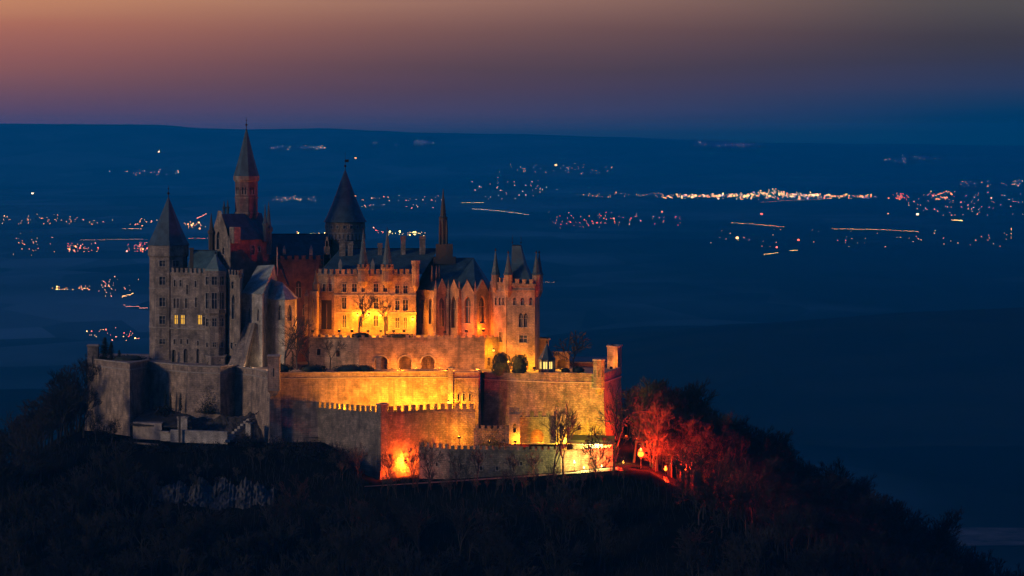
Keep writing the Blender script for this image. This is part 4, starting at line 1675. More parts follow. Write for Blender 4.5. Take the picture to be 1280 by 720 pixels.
curtain('gate_wall', 'low crenellated wall along the road below the gatehouse', gw, Z(563, 934), 306, 0, mat='rubble',
        cren={0: dict(h=1.1, w=0.85, n=5, base=0.35), 1: dict(h=0.8, w=0.9, n=10, base=0.3), 2: dict(h=0.7, w=0.95, n=8, base=0.3)}, sides=[0, 1, 2],
        holes={0: [(534, 578, 536.5, 583), (545, 578, 547.5, 583)], 1: [(575, 580, 578, 585), (600, 583, 603, 588), (620, 583, 623, 588)], 2: [(650, 577, 653, 582), (668, 575, 671, 580)]})
gh_ = [V(640, 946), V(700, 946), V(700, 955), V(640, 955)]
curtain('gatehouse', 'crenellated gatehouse with a round orange-lit archway on the lower road', gh_, Z(523, 946), 318, mat='rubble',
        cren={0: dict(h=1.35, w=0.95, n=6, base=0.4)}, sides=[0], holes={0: [(663, 536.5, 679.5, 556, 'arch', 'open')]}, cat='gatehouse', depth=4.0)
for (px0, px1, top_, lab, mm) in ((636.5, 650, 517, 'orange-lit square flanking tower of the gatehouse with a pointed niche', 'bastion'),
                                  (695, 708, 517, 'yellow-lit square flanking tower at the right of the gatehouse', 'bastion')):
    ft = [V(px0, 943.5), V(px1, 943), V(px1, 946.5), V(px0, 947)]
    curtain('gate_turret', lab, ft, Z(top_, 943), 316, mat=mm, cren={0: dict(h=1.2, w=0.55, n=4, base=0.3, thick=0.4)}, sides=[0],
            holes={0: [((px0 + px1) / 2 - 2.2, 529, (px0 + px1) / 2 + 2.2, 541, 'point')]}, cat='tower')
lw_ = [V(592, 950), V(638, 949.5), V(638, 951.5), V(592, 952)]
curtain('link_wall', 'low ivy-grown wall between the yellow wall end and the gatehouse', lw_, Z(537, 950), 317, mat='rubble', cren={0: dict(h=0.7, w=0.9, n=6, base=0.3)}, sides=[0])
kb = [V(716, 951), V(764, 948), V(766, 956), V(718, 958)]
root = curtain('gate_lodge', 'low lit lodge beside the white lamps at the foot of the right-hand bastion', kb, Z(557, 948), 306, mat='bastion', sides=[0, 1], cat='lodge',
               holes={0: [(722, 568, 727, 578), (735, 568, 740, 578), (750, 568, 755, 580)]})
k = MB()
zz = Z(556, 948) + 0.1
q = [Vector((*p, zz)) for p in offset_pts(kb, 0.7)]
k.poly([q[0], q[1], q[2] + Vector((0, 1, 1.5)), q[3] + Vector((0, 1, 1.5))])
k.poly([q[0], q[3], q[2], q[1]])
k.poly([q[1], q[2], q[2] + Vector((0, 1, 1.5))])
k.poly([q[3], q[0], q[3] + Vector((0, 1, 1.5))])
k.poly([q[2], q[3], q[3] + Vector((0, 1, 1.5)), q[2] + Vector((0, 1, 1.5))])
k.build('roof', M['tile'], root)

# ------------------------------------------------------------------ sheds and broken ground at the left foot
def bank():
    mb = MB()
    rows = []
    n = 60
    for j in range(36):
        t = j / 35
        row = []
        for i in range(n):
            s = i / (n - 1)
            px = 222 + s * (336 - 222)
            Yb, Yf = 980 - 9 * s, 955 + 4 * (1 - s)
            Y = Yb + (Yf - Yb) * t
            zt_ = 322.5 + 2.3 * s
            z = zt_ + (314.5 - zt_) * t ** 0.9 + 1.5 * fbm(px * .22, Y, 2.6, 4)
            row.append(len(mb.v))
            mb.v.append((X(px, Y), Y, z))
        rows.append(row)
    for j in range(35):
        for i in range(n - 1):
            mb.f.append((rows[j][i], rows[j + 1][i], rows[j + 1][i + 1], rows[j][i + 1]))
    tag(mb.build('earth_bank', M['bank'], None, False), kind='structure')


bank()
sh = [V(166, 972), V(202, 968), V(206, 978), V(170, 982)]
zb, zt = 316.0, Z(529, 969)
root = thing('shed', 'low plastered shed with a broad dark roof leaning against the left bastions', 'shed', (X(185, 972), 972, zb))
mb = MB()
prism(mb, root, sh, zb, zt)
mb.build('wall', M['plaster'], root)
k = MB()
A, B, Cc, D = W(162, 530, 971), W(240, 534, 966), W(236, 512, 985), W(184, 511, 988)
G = 14
for gi in range(G):
    for gj in range(G):
        def rp_(u, v):
            p = A.lerp(B, u).lerp(D.lerp(Cc, u), v)
            return p + Vector((0, 0, (0.28 * noise.noise((u * 9, v * 7, 2)) - 0.5 * math.sin(math.pi * u) * 0.5) * (1 if 0 < u < 1 and 0 < v < 1 else 0)))
        k.poly([rp_(gi / G, gj / G), rp_((gi + 1) / G, gj / G), rp_((gi + 1) / G, (gj + 1) / G), rp_(gi / G, (gj + 1) / G)])
dn = Vector((0, 0, -0.35))
k.poly([A + dn, D + dn, Cc + dn, B + dn])
k.poly([A, A + dn, B + dn, B])
k.poly([B, B + dn, Cc + dn, Cc])
k.poly([D, D + dn, A + dn, A])
k.build('roof', M['tile'], root)
curtain('chimney_stack', 'stubby pale chimney stack behind the low plastered wall', [V(222, 967), V(234, 966), V(235, 969.5), V(223, 970.5)], Z(523, 967), 315, cat='chimney', mat='pale')
cw = [V(213, 962), V(284, 955.5), V(285, 957.5), V(214, 964)]
root = curtain('plastered_wall', 'low pale plastered wall with a dark post below the left bastions', cw, Z(538, 960), 309, cat='wall', mat='pale', coping=False)
for a in root.children:
    if a.name.startswith('wall'):
        a.data.materials[0] = M['pale']
k = MB()
p = W(224.5, 545, 960)
k.box((p.x, p.y, (Z(520, 960) + Z(564, 960)) / 2), (0.55, 0.4, Z(520, 960) - Z(564, 960)))
k.build('post', M['timber'], root)
curtain('garden_wall', 'broken low garden wall at the foot of the left shed', [V(154, 960), V(198, 951), V(199, 953), V(155, 962)], Z(554, 955), 308, cat='wall', mat='rubble', coping=False)
curtain('garden_wall', 'short pale wall piece between the shed and the plastered wall', [V(200, 966), V(214, 964), V(214, 966), V(200, 968)], Z(541, 965), 312, cat='wall', mat='pale')
root = thing('stone_steps', 'steep flight of pale stone steps climbing the bare bank', 'steps', W(300, 545, 962))
k = MB()
for i in range(12):
    t = i / 11
    p = W(283 + 40 * t, 551 - 36 * t, 956 + 20 * t)
    k.box((p.x, p.y, p.z), (1.5, 1.1, 0.75 + 0.1 * (i % 2)), R(38 + (i * 37) % 9))
k.build('treads', M['pale'], root)
k = MB()
for i in range(5):
    p = W(296 + 8 * i, 530 - 4 * i, 961 + 3 * i)
    k.tube(p, p + Vector((2.4, 1.8, 1.5)), 0.13, 0.11, 5)
k.build('log_rail', M['timber'], root)
curtain('garden_wall', 'small pale stump of wall beside the stone steps', [V(307, 959), V(313, 957), V(314, 959), V(308, 961)], Z(530, 958), 313, cat='wall', mat='pale')

# pale crags below, half lost in the wood
rk = MB()
nx, nz = 230, 34
for j in range(nz + 1):
    t = j / nz
    for i in range(nx + 1):
        px = 190 + 152 * i / nx
        top = 611 - 9 * math.sin((px - 190) / 152 * 3.1) + 14 * noise.noise((px * .07, 0, 3)) + 4 * noise.noise((px * .4, 0, 3))
        z0, z1 = Z(652, 924), Z(top, 928)
        z = z0 + (z1 - z0) * t
        q = Vector((px * .22, z, 0))
        cell = noise.voronoi(Vector((q.x * .30, q.y * .42, 1)))[0]
        dep = 1.6 * noise.ridged_multi_fractal(Vector((q.x * .15, q.y * .22, 5)), 1.0, 2.1, 5, 1.0, 2.0) * 0.6 + 0.9 * cell[0] + 0.5 * noise.noise(q * 1.3)
        rk.v.append((X(px, 928), 925.5 + 6.5 * t ** 1.3 - dep, z + 0.35 * noise.noise(q * 0.9 + Vector((0, 0, 4)))))
for j in range(nz):
    for i in range(nx):
        a = j * (nx + 1) + i
        rk.f.append((a, a + 1, a + nx + 2, a + nx + 1))
tag(rk.build('cliff', M['rock']), kind='structure')
# ------------------------------------------------------------------ lamps
SOD = (1.0, 0.27, 0.008)
YEL = (1.0, 0.325, 0.006)
RED = (1.0, 0.028, 0.003)
WHT = (0.95, 0.85, 0.20)
KP = 3.4


def light(parent, loc, col, watts, rad=0.3, spot=None, target=None):
    d = bpy.data.lights.new('light', 'SPOT' if spot else 'POINT')
    d.energy = watts * KP
    d.color = col
    d.shadow_soft_size = rad
    if spot:
        d.spot_size = R(spot)
        d.spot_blend = 0.8
    o = bpy.data.objects.new('light', d)
    C.objects.link(o)
    o.parent = parent
    o.location = Vector(loc) - ORG[parent.name]
    if target is not None:
        o.rotation_euler = (Vector(target) - Vector(loc)).to_track_quat('-Z', 'Y').to_euler()
    return o


def floodlight(label, px, py, Y, col, watts, bulb='bulb', ground=None, target=None, spot=None, group=None, br=0.12):
    """floodlight: foot, tilted housing, glowing front"""
    p = W(px, py, Y)
    g = ground if ground is not None else p.z - 0.9
    root = thing('floodlight', label, 'floodlight', (p.x, p.y, g), group)
    k = MB()
    k.box((p.x, p.y, g + 0.06), (0.6, 0.6, 0.12))
    k.tube((p.x, p.y, g), (p.x, p.y, p.z - 0.3), 0.07, 0.07, 6)
    k.build('foot', M['iron'], root)
    k = MB()
    k.box((p.x, p.y - 0.05, p.z - 0.32), (0.8, 0.5, 0.3))
    k.box((p.x, p.y - 0.32, p.z - 0.08), (0.8, 0.08, 0.5))
    k.build('housing', M['iron'], root)
    k = MB()
    k.sphere((p.x, p.y, p.z - 0.05), br, 10, 6)
    k.build('bulb', M[bulb], root)
    light(root, (p.x, p.y, p.z + 0.35), col, watts, 0.25, spot, target)
    return root


def lantern(label, px, py, Y, col, watts, bulb='bulb', height=3.4, br=0.3, group=None, wall=False):
    """street lantern on a post (or on a wall bracket)"""
    p = W(px, py, Y)
    root = thing('wall_lantern' if wall else 'street_lamp', label, 'lamp', (p.x, p.y, p.z - (0.9 if wall else height)), group)
    k = MB()
    if wall:
        k.tube((p.x, p.y, p.z + 0.6), (p.x, p.y + 1.4, p.z + 0.6), 0.06, 0.06, 6)
        k.tube((p.x, p.y, p.z + 0.6), (p.x, p.y, p.z + 0.3), 0.05, 0.05, 6)
        k.build('bracket', M['iron'], root)
    else:
        k.lathe(p.x, p.y, [(0.16, p.z - height), (0.16, p.z - height + 0.5), (0.08, p.z - height + 0.6), (0.06, p.z - 0.3)], 8)
        k.build('post', M['iron'], root)
    k = MB()
    k.lathe(p.x, p.y, [(br * 1.15, p.z + br * 0.75), (br * 0.9, p.z + br), (0.05, p.z + br * 1.9)], 8)
    k.lathe(p.x, p.y, [(br * 0.6, p.z - br * 1.15), (br * 0.7, p.z - br * 0.9)], 8)
    k.build('cap', M['iron'], root)
    k = MB()
    k.sphere(p, br, 10, 6)
    k.build('bulb', M[bulb], root)
    light(root, (p.x, p.y + br + 0.2, p.z) if wall else (p.x, p.y - 0.1, p.z + br * 2.2 + 0.2), col, watts, 0.25)
    return root


# palace foot
lantern('brightest lamp at the palace foot, left one of the row of three', 447, 394, 997.9, SOD, 1000, br=0.36, wall=True)
lantern('middle lamp of the three bright ones at the palace foot', 461, 394, 997.9, SOD, 1000, br=0.42, wall=True)
lantern('right lamp of the three bright ones at the palace foot', 475.5, 394, 997.9, SOD, 1100, br=0.40, wall=True)
lantern('single bright lamp at the right-hand end of the palace front', 516, 399, 997.9, SOD, 1100, br=0.40, wall=True)
for px, w_, lab in ((424, 800, 'floodlight on the courtyard below the left part of the palace front'), (440, 1200, 'floodlight in the court at the foot of the bare tree'),
                    (460, 650, 'floodlight in the court beside the slimmer bare tree'), (505, 1100, 'floodlight in the court before the end of the palace front'), (476, 650, 'floodlight in the court between the two bare trees'), (492, 900, 'floodlight in the court near the palace side windows'),
                    (391, 420, 'floodlight at the foot of the gothic porch')):
    floodlight(lab, px, 413, 995.0 if px > 420 else 993.5, SOD, w_ * 1.15, ground=344.0)
floodlight('floodlight at the foot of the glowing apse window of the church', 583, 413, 989.2, (1.0, 0.14, 0.006), 1300, ground=344.0)
floodlight('floodlight at the foot of the rightmost apse window of the church', 604, 412, 991.6, (1.0, 0.16, 0.006), 1100, ground=344.0)
floodlight('weak floodlight at the foot of the dark side of the church', 556, 414, 993, (1.0, 0.25, 0.03), 130, ground=344.0)
# red range in the court
floodlight('floodlight in the inner court that reddens the brick range', 378, 405, 1005, (1.0, 0.33, 0.12), 900, ground=344.2)
floodlight('floodlight in the inner court below the brick hall', 325, 345, 1004, (1.0, 0.30, 0.10), 170)
# terrace arches
floodlight('floodlight on the terrace between the first and second arch', 491, 461, 983.6, (1.0, 0.27, 0.02), 520, ground=335.6)
floodlight('floodlight on the terrace right of the pointed arch', 549, 461, 983.6, (1.0, 0.27, 0.02), 420, ground=335.6)
floodlight('floodlight on the terrace between the second arch and the pointed arch', 520, 461, 983.6, (1.0, 0.27, 0.02), 420, ground=335.6)
floodlight('floodlight on the terrace below the plain end of the arched wall', 432, 462, 980, (1.0, 0.36, 0.08), 260, ground=335.6)
# right tower
lantern('lamp on the yellow wall beside the right-hand tower', 617, 438, 985.5, YEL, 900, br=0.3, wall=True)
floodlight('floodlight on the terrace at the foot of the big right-hand tower', 646, 458, 981.5, YEL, 1500, ground=335.6)
floodlight('floodlight on the terrace behind the garden pavilion', 668, 459, 980, YEL, 1100, ground=335.6)
floodlight('floodlight on the terrace in front of the garden gate', 701, 461, 984, YEL, 500, ground=335.6)
floodlight('floodlight on the terrace near the low wall and bare tree', 722, 461, 991, (1.0, 0.3, 0.04), 160, ground=335.6)
floodlight('floodlight at the foot of the tall orange pier', 764, 459, 983, (1.0, 0.25, 0.01), 1500, spot=90, target=W(767, 444, 989))
floodlight('floodlight between the garden hedge and the tower steps', 630, 459, 982, YEL, 250, ground=335.6)
lantern('little post lamp between the two clipped bushes', 635.5, 452, 966.5, YEL, 260, br=0.22, height=2.6)
# long yellow wall
lantern('bright lamp low on the long yellow wall next to its pier', 561, 503, 960.6, YEL, 1500, br=0.42, wall=True)
for i, (px, w_, lab) in enumerate(((436, 1000, 'floodlight behind the crenellated outer wall, first from the grey corner'), (464, 2000, 'floodlight behind the crenellated outer wall close to its corner pier'),
                                   (494, 2600, 'floodlight behind the red-lit part of the crenellated outer wall'), (524, 2600, 'floodlight behind the outer wall under the long yellow wall'),
                                   (546, 2200, 'floodlight behind the outer wall nearest the slender pier'))):
    floodlight(lab, px, 513, 955.5 if px < 480 else 957.6, YEL, w_ * 1.75, ground=319.2)
floodlight('floodlight in the lit doorway of the gate block', 581, 512, 960.5, YEL, 700, ground=319.2)
floodlight('floodlight on the low ground before the yellow end of the outer wall', 574, 546, 952.5, (1.0, 0.36, 0.018), 1500, ground=309.0)
# lower wall
lantern('big glaring orange lamp on the lower wall, brightest at the castle foot', 507, 578.5, 947.2, (1.0, 0.095, 0.005), 9000, 'bulb_red', br=0.55, wall=True)
floodlight('floodlight at the foot of the red-lit wall beside the road', 523, 602, 946.5, (1.0, 0.17, 0.006), 2600, ground=310.5)
floodlight('small floodlight where the low gate wall begins', 489, 600, 942.5, (1.0, 0.07, 0.006), 1800, ground=310.5)
floodlight('floodlight in the gatehouse archway', 676, 552, 947.6, (1.0, 0.27, 0.01), 600, ground=319.2)
floodlight('floodlight at the foot of the orange gatehouse turret', 644, 551, 941.6, (1.0, 0.33, 0.012), 900, ground=319.2)
floodlight('floodlight at the foot of the yellow gatehouse turret', 702, 551, 941.2, (1.0, 0.60, 0.03), 2600, ground=319.2)
floodlight('floodlight on the ground under the yellow face of the right-hand bastion', 733, 550, 945.5, (0.72, 0.68, 0.02), 7000, ground=319.2, spot=120, target=W(728, 505, 960))
floodlight('second floodlight under the bastion face, nearer its red corner', 755, 548, 945, (0.72, 0.68, 0.02), 4500, ground=319.2, spot=110, target=W(744, 505, 959))
floodlight('floodlight lighting the link wall near the gatehouse', 612, 552, 945.5, (1.0, 0.33, 0.02), 260, ground=319.2)
# white gate lamps
for q, (px, py, lab) in enumerate(((736, 562, 'white lamp tube lower left of three at the gate lodge'), (740, 559, 'white lamp tube in the middle of three at the gate lodge'),
                                   (745, 556, 'white lamp tube upper right of three at the gate lodge'))):
    lantern(lab, px, py, 946.5, WHT, 1500, 'bulb_white', br=0.4, wall=True)
lantern('white lamp low at the road before the gate lodge', 718, 578, 929.5, WHT, 1300, 'bulb_white', br=0.3, height=2.4)
lantern('small white lamp at the road right of the gate lodge front', 730, 585, 931, WHT, 1200, 'bulb_white', br=0.22, height=1.8)
# red lamps in the trees
lantern('glaring red-orange street lamp among the bare trees right of the castle', 801, 567.5, 936, RED, 34000, 'bulb_red', br=0.8, height=5.2)
lantern('small red street lamp lower among the bare trees', 832, 586.5, 934, RED, 14000, 'bulb_red', br=0.42, height=3.0)
lantern('low orange lamp at the red corner of the right-hand bastion', 779, 578, 946, (1.0, 0.3, 0.02), 900, 'bulb', br=0.28, height=2.4)
floodlight('red floodlight at the foot of the bastion end wall', 783, 545, 962, RED, 3000, 'bulb_red')
floodlight('red floodlight hidden in the wood behind the bare trees', 858, 588, 948, (1.0, 0.02, 0.003), 28000, 'bulb_red', br=0.15)
lantern('white lamp at the road before the right end of the gate wall', 752, 583, 934, WHT, 1200, 'bulb_white', br=0.22, height=2.2)
floodlight('floodlight in the garden that lights the pale chapel', 313, 459, 982.0, (1.0, 0.72, 0.48), 90, ground=335.6)
floodlight('floodlight in the garden under the chapel choir', 347, 459, 972, (1.0, 0.62, 0.40), 700, ground=335.6)
for px, w_, lab in ((500, 420, 'added wash light on the outer edge of the terrace facing the second arch'), (560, 520, 'added wash light on the outer edge of the terrace facing the pointed arch'),
                    (597, 420, 'added wash light on the outer edge of the terrace near the tower end')):
    floodlight(lab, px, 462, 975, (1.0, 0.25, 0.012), w_ * 2.2, ground=335.6)  # unseen lights added to deepen the orange wash on the arched wall
# ------------------------------------------------------------------ trees and bushes
def tree_meshes(seed, h, spread=0.42, depth=5, forks=3, twig=1.0, lean=0.0, low=0.28, tw_r=0.022):
    """one leafless tree: (wood mesh, twig mesh), foot at the origin"""
    rnd = random.Random(seed)
    wood, tw = MB(), MB()

    def grow(p, d, ln, r, lv):
        n = 3 if lv < 2 else 2
        q = p
        for s in range(n):
            d = (d + Vector((rnd.uniform(-1, 1), rnd.uniform(-1, 1), rnd.uniform(-0.3, 0.6))) * (0.10 + 0.05 * lv)).normalized()
            e = q + d * (ln / n)
            r2 = r * 0.86
            (wood if lv < 3 else tw).tube(q, e, r, r2, 7 if lv == 0 else 5 if lv < 2 else 3, cap=False)
            if lv >= 1 and lv < depth and s < n - 1 or (lv == 0 and s == n - 2):
                if rnd.random() < 0.85:
                    side(e, d, ln * rnd.uniform(0.5, 0.75), r2 * 0.55, lv + 1)
            q, r = e, r2
        if lv < depth:
            for k in range(forks if lv < depth - 1 else forks + 1):
                side(q, d, ln * rnd.uniform(0.55, 0.82), r * rnd.uniform(0.55, 0.75), lv + 1)

    def side(q, d, ln, r, lv):
        a = d.orthogonal().normalized()
        b = d.cross(a)
        t = rnd.uniform(0, 6.283)
        sp = rnd.uniform(0.35, 0.95) * spread * 2
        nd_ = (d + (a * math.cos(t) + b * math.sin(t)) * sp + Vector((0, 0, 0.12))).normalized()
        grow(q, nd_, ln, max(r, tw_r), lv)
    ln0 = h * low
    grow(Vector((0, 0, -0.6)), Vector((lean, 0.02, 1)).normalized(), ln0 + 0.6, h * 0.018, 0)
    zmax = max(v[2] for v in tw.v)
    k = h / zmax
    for m in (wood, tw):
        m.v = [(x * k, y * k, z * k) for x, y, z in m.v]
    return wood, tw


def mesh_of(mb, name, mat):
    me = bpy.data.meshes.new(name)
    me.from_pydata(mb.v, [], mb.f)
    me.update()
    me.materials.append(mat)
    return me


def make_kind(name, wood, tw, wm, tm):
    return (name, mesh_of(wood, 'trunk', wm), mesh_of(tw, 'crown', tm))


def plant_tree(kind, label, loc, scale=1.0, rot=0.0, group=None, sx=1.0, cat='tree'):
    name, wm, tm = kind
    root = bpy.data.objects.new(name, None)
    root.empty_display_size = 0.5
    root.location = loc
    root.rotation_euler = (0, 0, rot)
    root.scale = (scale * sx, scale * sx, scale)
    C.objects.link(root)
    tag(root, label, cat, group)
    for nm, me in (('trunk', wm), ('crown', tm)):
        o = bpy.data.objects.new(nm, me)
        C.objects.link(o)
        o.parent = root
    return root


bare = []
for sd, h, sp, lo_, dp in ((11, 17, 0.42, 0.26, 5), (23, 20, 0.36, 0.30, 5), (37, 14, 0.5, 0.22, 5), (41, 18, 0.44, 0.24, 5), (59, 12, 0.46, 0.2, 5)):
    w_, t_ = tree_meshes(sd, h, sp, dp, 3, low=lo_, tw_r=0.035)
    bare.append((make_kind('bare_tree', w_, t_, M['bark'], M['twig']), h))
fine = []
for sd, h, sp in ((5, 12, 0.55), (8, 10, 0.5), (14, 11, 0.62)):
    w_, t_ = tree_meshes(sd, h, sp, 4, 3, low=0.24, tw_r=0.05 if sd == 14 else 0.03)
    fine.append((make_kind('bare_tree', w_, t_, M['bark'], M['twig_lit']), h))


def conifer_mesh(seed, h, r):
    rnd = random.Random(seed)
    wood, lv = MB(), MB()
    wood.tube((0, 0, -0.5), (0, 0, h * 0.95), 0.016 * h, 0.02, 6)
    n = int(h * 26)
    for i in range(n):
        t = (i / n) ** 0.8
        z = h * (0.08 + 0.9 * t)
        rr = r * (1 - t) ** 0.85 * rnd.uniform(0.55, 1.12) + 0.12
        a = rnd.uniform(0, 6.283)
        d = Vector((math.cos(a), math.sin(a), -0.25))
        s = Vector((-math.sin(a), math.cos(a), 0))
        p0 = Vector((0, 0, z))
        for q in range(5):
            f0 = q / 5
            p = p0 + d * rr * (f0 + 0.1)
            w = 0.28 * rr * (1.1 - f0) + 0.1
            e = p0 + d * rr * (f0 + 0.36) + Vector((0, 0, rnd.uniform(-0.25, 0.15)))
            lv.poly([p - s * w * rnd.uniform(.6, 1), p + s * w * rnd.uniform(.6, 1) + Vector((0, 0, -0.1)), e])
    return wood, lv


w_, t_ = conifer_mesh(3, 9, 1.6)
spruce = make_kind('conifer', w_, t_, M['bark'], M['conifer'])
w_, t_ = conifer_mesh(4, 8, 0.8)
cypress = make_kind('cypress', w_, t_, M['bark'], M['conifer'])


def place(kind_h, label, px, py_top, py_base, Y, group=None, rot=0.0, cat='tree', sx=1.0, name=None):
    kind, h = kind_h
    b = W(px, py_base, Y)
    hh = Z(py_top, Y) - b.z
    return plant_tree(kind, label, b, hh / h, rot, group, sx, cat)


place(fine[0], 'bare tree standing before the brightest lamps of the palace front', 449, 366, 420, 989.5, rot=0.7)
place(fine[1], 'slimmer bare tree before the right part of the palace front', 482, 370, 420, 989.5, rot=2.1)
place(fine[0], 'big bare tree in the garden below the pale chapel choir', 355, 393, 463, 972, rot=0.4, sx=1.05)
place(fine[0], 'bare tree with crooked limbs left of the arched terrace wall', 387, 418, 462, 974, rot=2.4)
place(fine[1], 'pale thin bare tree before the plain end of the terrace wall', 412, 420, 462, 978, rot=4.0)
place(fine[1], 'small bare tree close under the choir of the pale chapel', 372, 412, 463, 977, rot=1.3)
place(fine[2], 'lone dark bare tree with a forked trunk on the bastion terrace', 717, 412, 466, 975, rot=0.9, sx=1.0)
place((spruce, 9), 'dark conifer among the bushes of the garden below the chapel', 366, 438, 464, 970, cat='conifer')
for px, pt, lab in ((131, 421, 'tallest dark cypress on the leftmost bastion'), (139, 427, 'second dark cypress on the leftmost bastion, slightly shorter'), (149, 437, 'shortest dark cypress on the leftmost bastion')):
    place((cypress, 8), lab, px, pt, 452, 1000, rot=px, cat='cypress', sx=3.2)
for px, pt, pb, Y, lab in ((207, 487, 514, 983, 'slim dark shrub tree before the bastion face, left of a pair'), (213, 490, 514, 982, 'slim dark shrub tree before the bastion face, right of a pair'),
                           (226, 491, 515, 980, 'single dark shrub tree near the bastion edge'), (216, 437, 457, 996, 'dark shrub at the foot of the corner tower'),
                           (486, 504, 520, 953, 'dark pointed shrub behind the outer wall pier')):
    place((cypress, 8), lab, px, pt, pb, Y, rot=px, cat='shrub', sx=1.3)


def bush(name, label, px, py_top, py_base, Y, wpx, mat, cat='bush', seed=1, squash=0.8, leafs=1400, group=None, core=0.8):
    rnd = random.Random(seed)
    b = W(px, py_base, Y)
    h = Z(py_top, Y) - b.z
    rx = wpx / 2 * Y / FPX
    mb = MB()
    if core:
        mb.sphere((b.x, b.y, b.z + h * 0.45), rx * core, 10, 7, h * 0.5 / (rx * 0.8))
    for i in range(leafs):
        u, v = rnd.uniform(-1, 1), rnd.uniform(0, 6.283)
        s = math.sqrt(1 - u * u)
        lump = 1 + (0.12 if core else 0.6) * noise.noise((math.cos(v) * 2 + seed, math.sin(v) * 2, u * 2))
        if not core:
            lump *= rnd.uniform(0.3, 1.15)
        d = Vector((s * math.cos(v), s * math.sin(v) * squash, u))
        p = Vector((b.x + d.x * rx * lump, b.y + d.y * rx * lump, b.z + h * 0.5 + d.z * h * 0.5 * lump))
        a = Vector((rnd.uniform(-1, 1), rnd.uniform(-1, 1), rnd.uniform(-1, 1))) * 0.24
        c = Vector((rnd.uniform(-1, 1), rnd.uniform(-1, 1), rnd.uniform(-1, 1))) * 0.24
        mb.poly([p - a, p + a, p + c])
    return own(tag(mb.build(name, mat), label, cat, group))


bush('clipped_bush', 'smaller round clipped bush on the bastion edge, left of the post lamp', 626, 454, 470, 970.5, 22, M['hedge'], seed=2)
bush('clipped_bush', 'larger round clipped bush on the bastion edge, right of the post lamp', 649, 444, 469, 971, 22, M['hedge'], seed=3)
bush('dark_hedge', 'dark rounded hedge behind the clipped bushes at the tower foot', 627, 441, 464, 979, 22, M['conifer'], 'hedge', seed=4)
for q, (px, wpx, pt, lab) in enumerate(((392, 34, 456, 'dark hedge at the left end of the garden below the terrace wall'), (437, 40, 456, 'dark hedge in the garden under the plain end of the terrace wall'),
                                        (456, 22, 457, 'short dark hedge near the orange gate pier'), (352, 26, 455, 'dark hedge close to the brick corner turret'),
                                        (723, 14, 459, 'small dark bush under the lone bare tree'), (707, 10, 461, 'small dark bush beside the garden gate'),
                                        (451, 22, 416, 'dark bush at the foot of the bare tree in the court'), (498, 40, 417, 'long dark hedge in the court before the palace'), (160, 46, 444, 'long dark hedge on top of the leftmost bastion'))):
    bush('hedge', lab, px, pt, 466 if q < 6 else 423 if q < 8 else 452, 969 if q < 4 else 974 if q < 6 else 988.5 if q < 8 else 999, wpx, M['conifer'], 'hedge', seed=10 + q, squash=0.4, leafs=700)


def ivy(label, spots, Y0, seed, n=700):
    """ivy: many small leaves lying on a wall line P0-P1"""
    rnd = random.Random(seed)
    mb = MB()
    for (P0, P1, pxa, pxb, pya, pyb) in spots:
        P0, P1 = Vector(P0), Vector(P1)
        d = (P1 - P0).normalized()
        nn = Vector((d.y, -d.x))
        for i in range(n):
            px = rnd.gauss((pxa + pxb) / 2, (pxb - pxa) / 4.5)
            t = rnd.random()
            py = pya + (pyb - pya) * (1 - t * t * rnd.random())
            u, z = side_uz(P0, P1, px, py)
            q = P0 + d * u + nn * (0.45 + 1.1 * max(0, (py - pya) / (pyb - pya)) + rnd.uniform(0, 0.3))
            p = Vector((q.x, q.y, z))
            a = Vector((rnd.uniform(-1, 1), rnd.uniform(-1, 1), rnd.uniform(-1, 1))) * 0.22
            c = Vector((rnd.uniform(-1, 1), rnd.uniform(-1, 1), rnd.uniform(-1, 1))) * 0.22
            mb.poly([p - a, p + a, p + c])
    o = tag(mb.build('ivy', M['conifer']), label, 'ivy')
    return own(o)


ivy('dark ivy patch climbing the front face of the second bastion', [(b2[1], b2[2], 250, 276, 478, 515)], 985, 5, 1200)
ivy('dark ivy at the foot of the buttress block and oriel tower', [(V(258, 990), V(281, 987), 252, 284, 437, 462)], 986, 6, 600)
ivy('dry creeper hanging on the link wall left of the gatehouse', [(lw_[0], lw_[1], 592, 638, 534, 556)], 950, 8, 900)

# the wood on the slopes: single trees, nearest and outermost first
rnd = random.Random(99)
spots = []


def near_road(x, y):
    return -40 < x < 42 and 919 < y < 945


def blocked(x, y):
    px = 640 + x / y * FPX
    if -119 < x < 31 and y > 930:
        return True
    return near_road(x, y) or (776 < px < 852 and y < 946)


def add_spot(px, Y, ki, sc_, lab, grp):
    x = X(px, Y)
    spots.append((x, Y, ki, sc_, lab, grp))


# right shoulder, red lit
G_RED = 'bare trees on the right shoulder of the hill'
for px, Y, ki, s in ((792, 950, 1, .86), (806, 958, 4, .9), (826, 962, 1, 1.0), (838, 948, 0, .9), (850, 968, 1, 1.04), (858, 955, 3, 1.02), (866, 940, 2, .9),
                     (872, 972, 1, 1.05), (884, 958, 0, 1.08), (893, 946, 3, .95), (902, 968, 1, 1.0), (915, 955, 3, 1.0), (926, 970, 0, 1.0), (938, 950, 2, 1.05), 
                     (880, 932, 2, .8), (905, 936, 4, 1.0), (862, 978, 3, 1.1), (834, 975, 3, 1.0), (812, 975, 3, .85)):
    add_spot(px, Y, ki, s, 'leafless tree in the red-lit clump right of the castle', G_RED)
G_MORE = 0
for i in range(16):
    add_spot(rnd.uniform(800, 925), rnd.uniform(940, 985), rnd.choice((0, 1, 3)), rnd.uniform(.85, 1.1), 'leafless tree in the red-lit clump right of the castle', G_RED)
spots[:] = [(x, y, k, s * 1.13, a, b) for x, y, k, s, a, b in spots]
G_RIDGE = 'trees on the falling right-hand skyline of the hill'
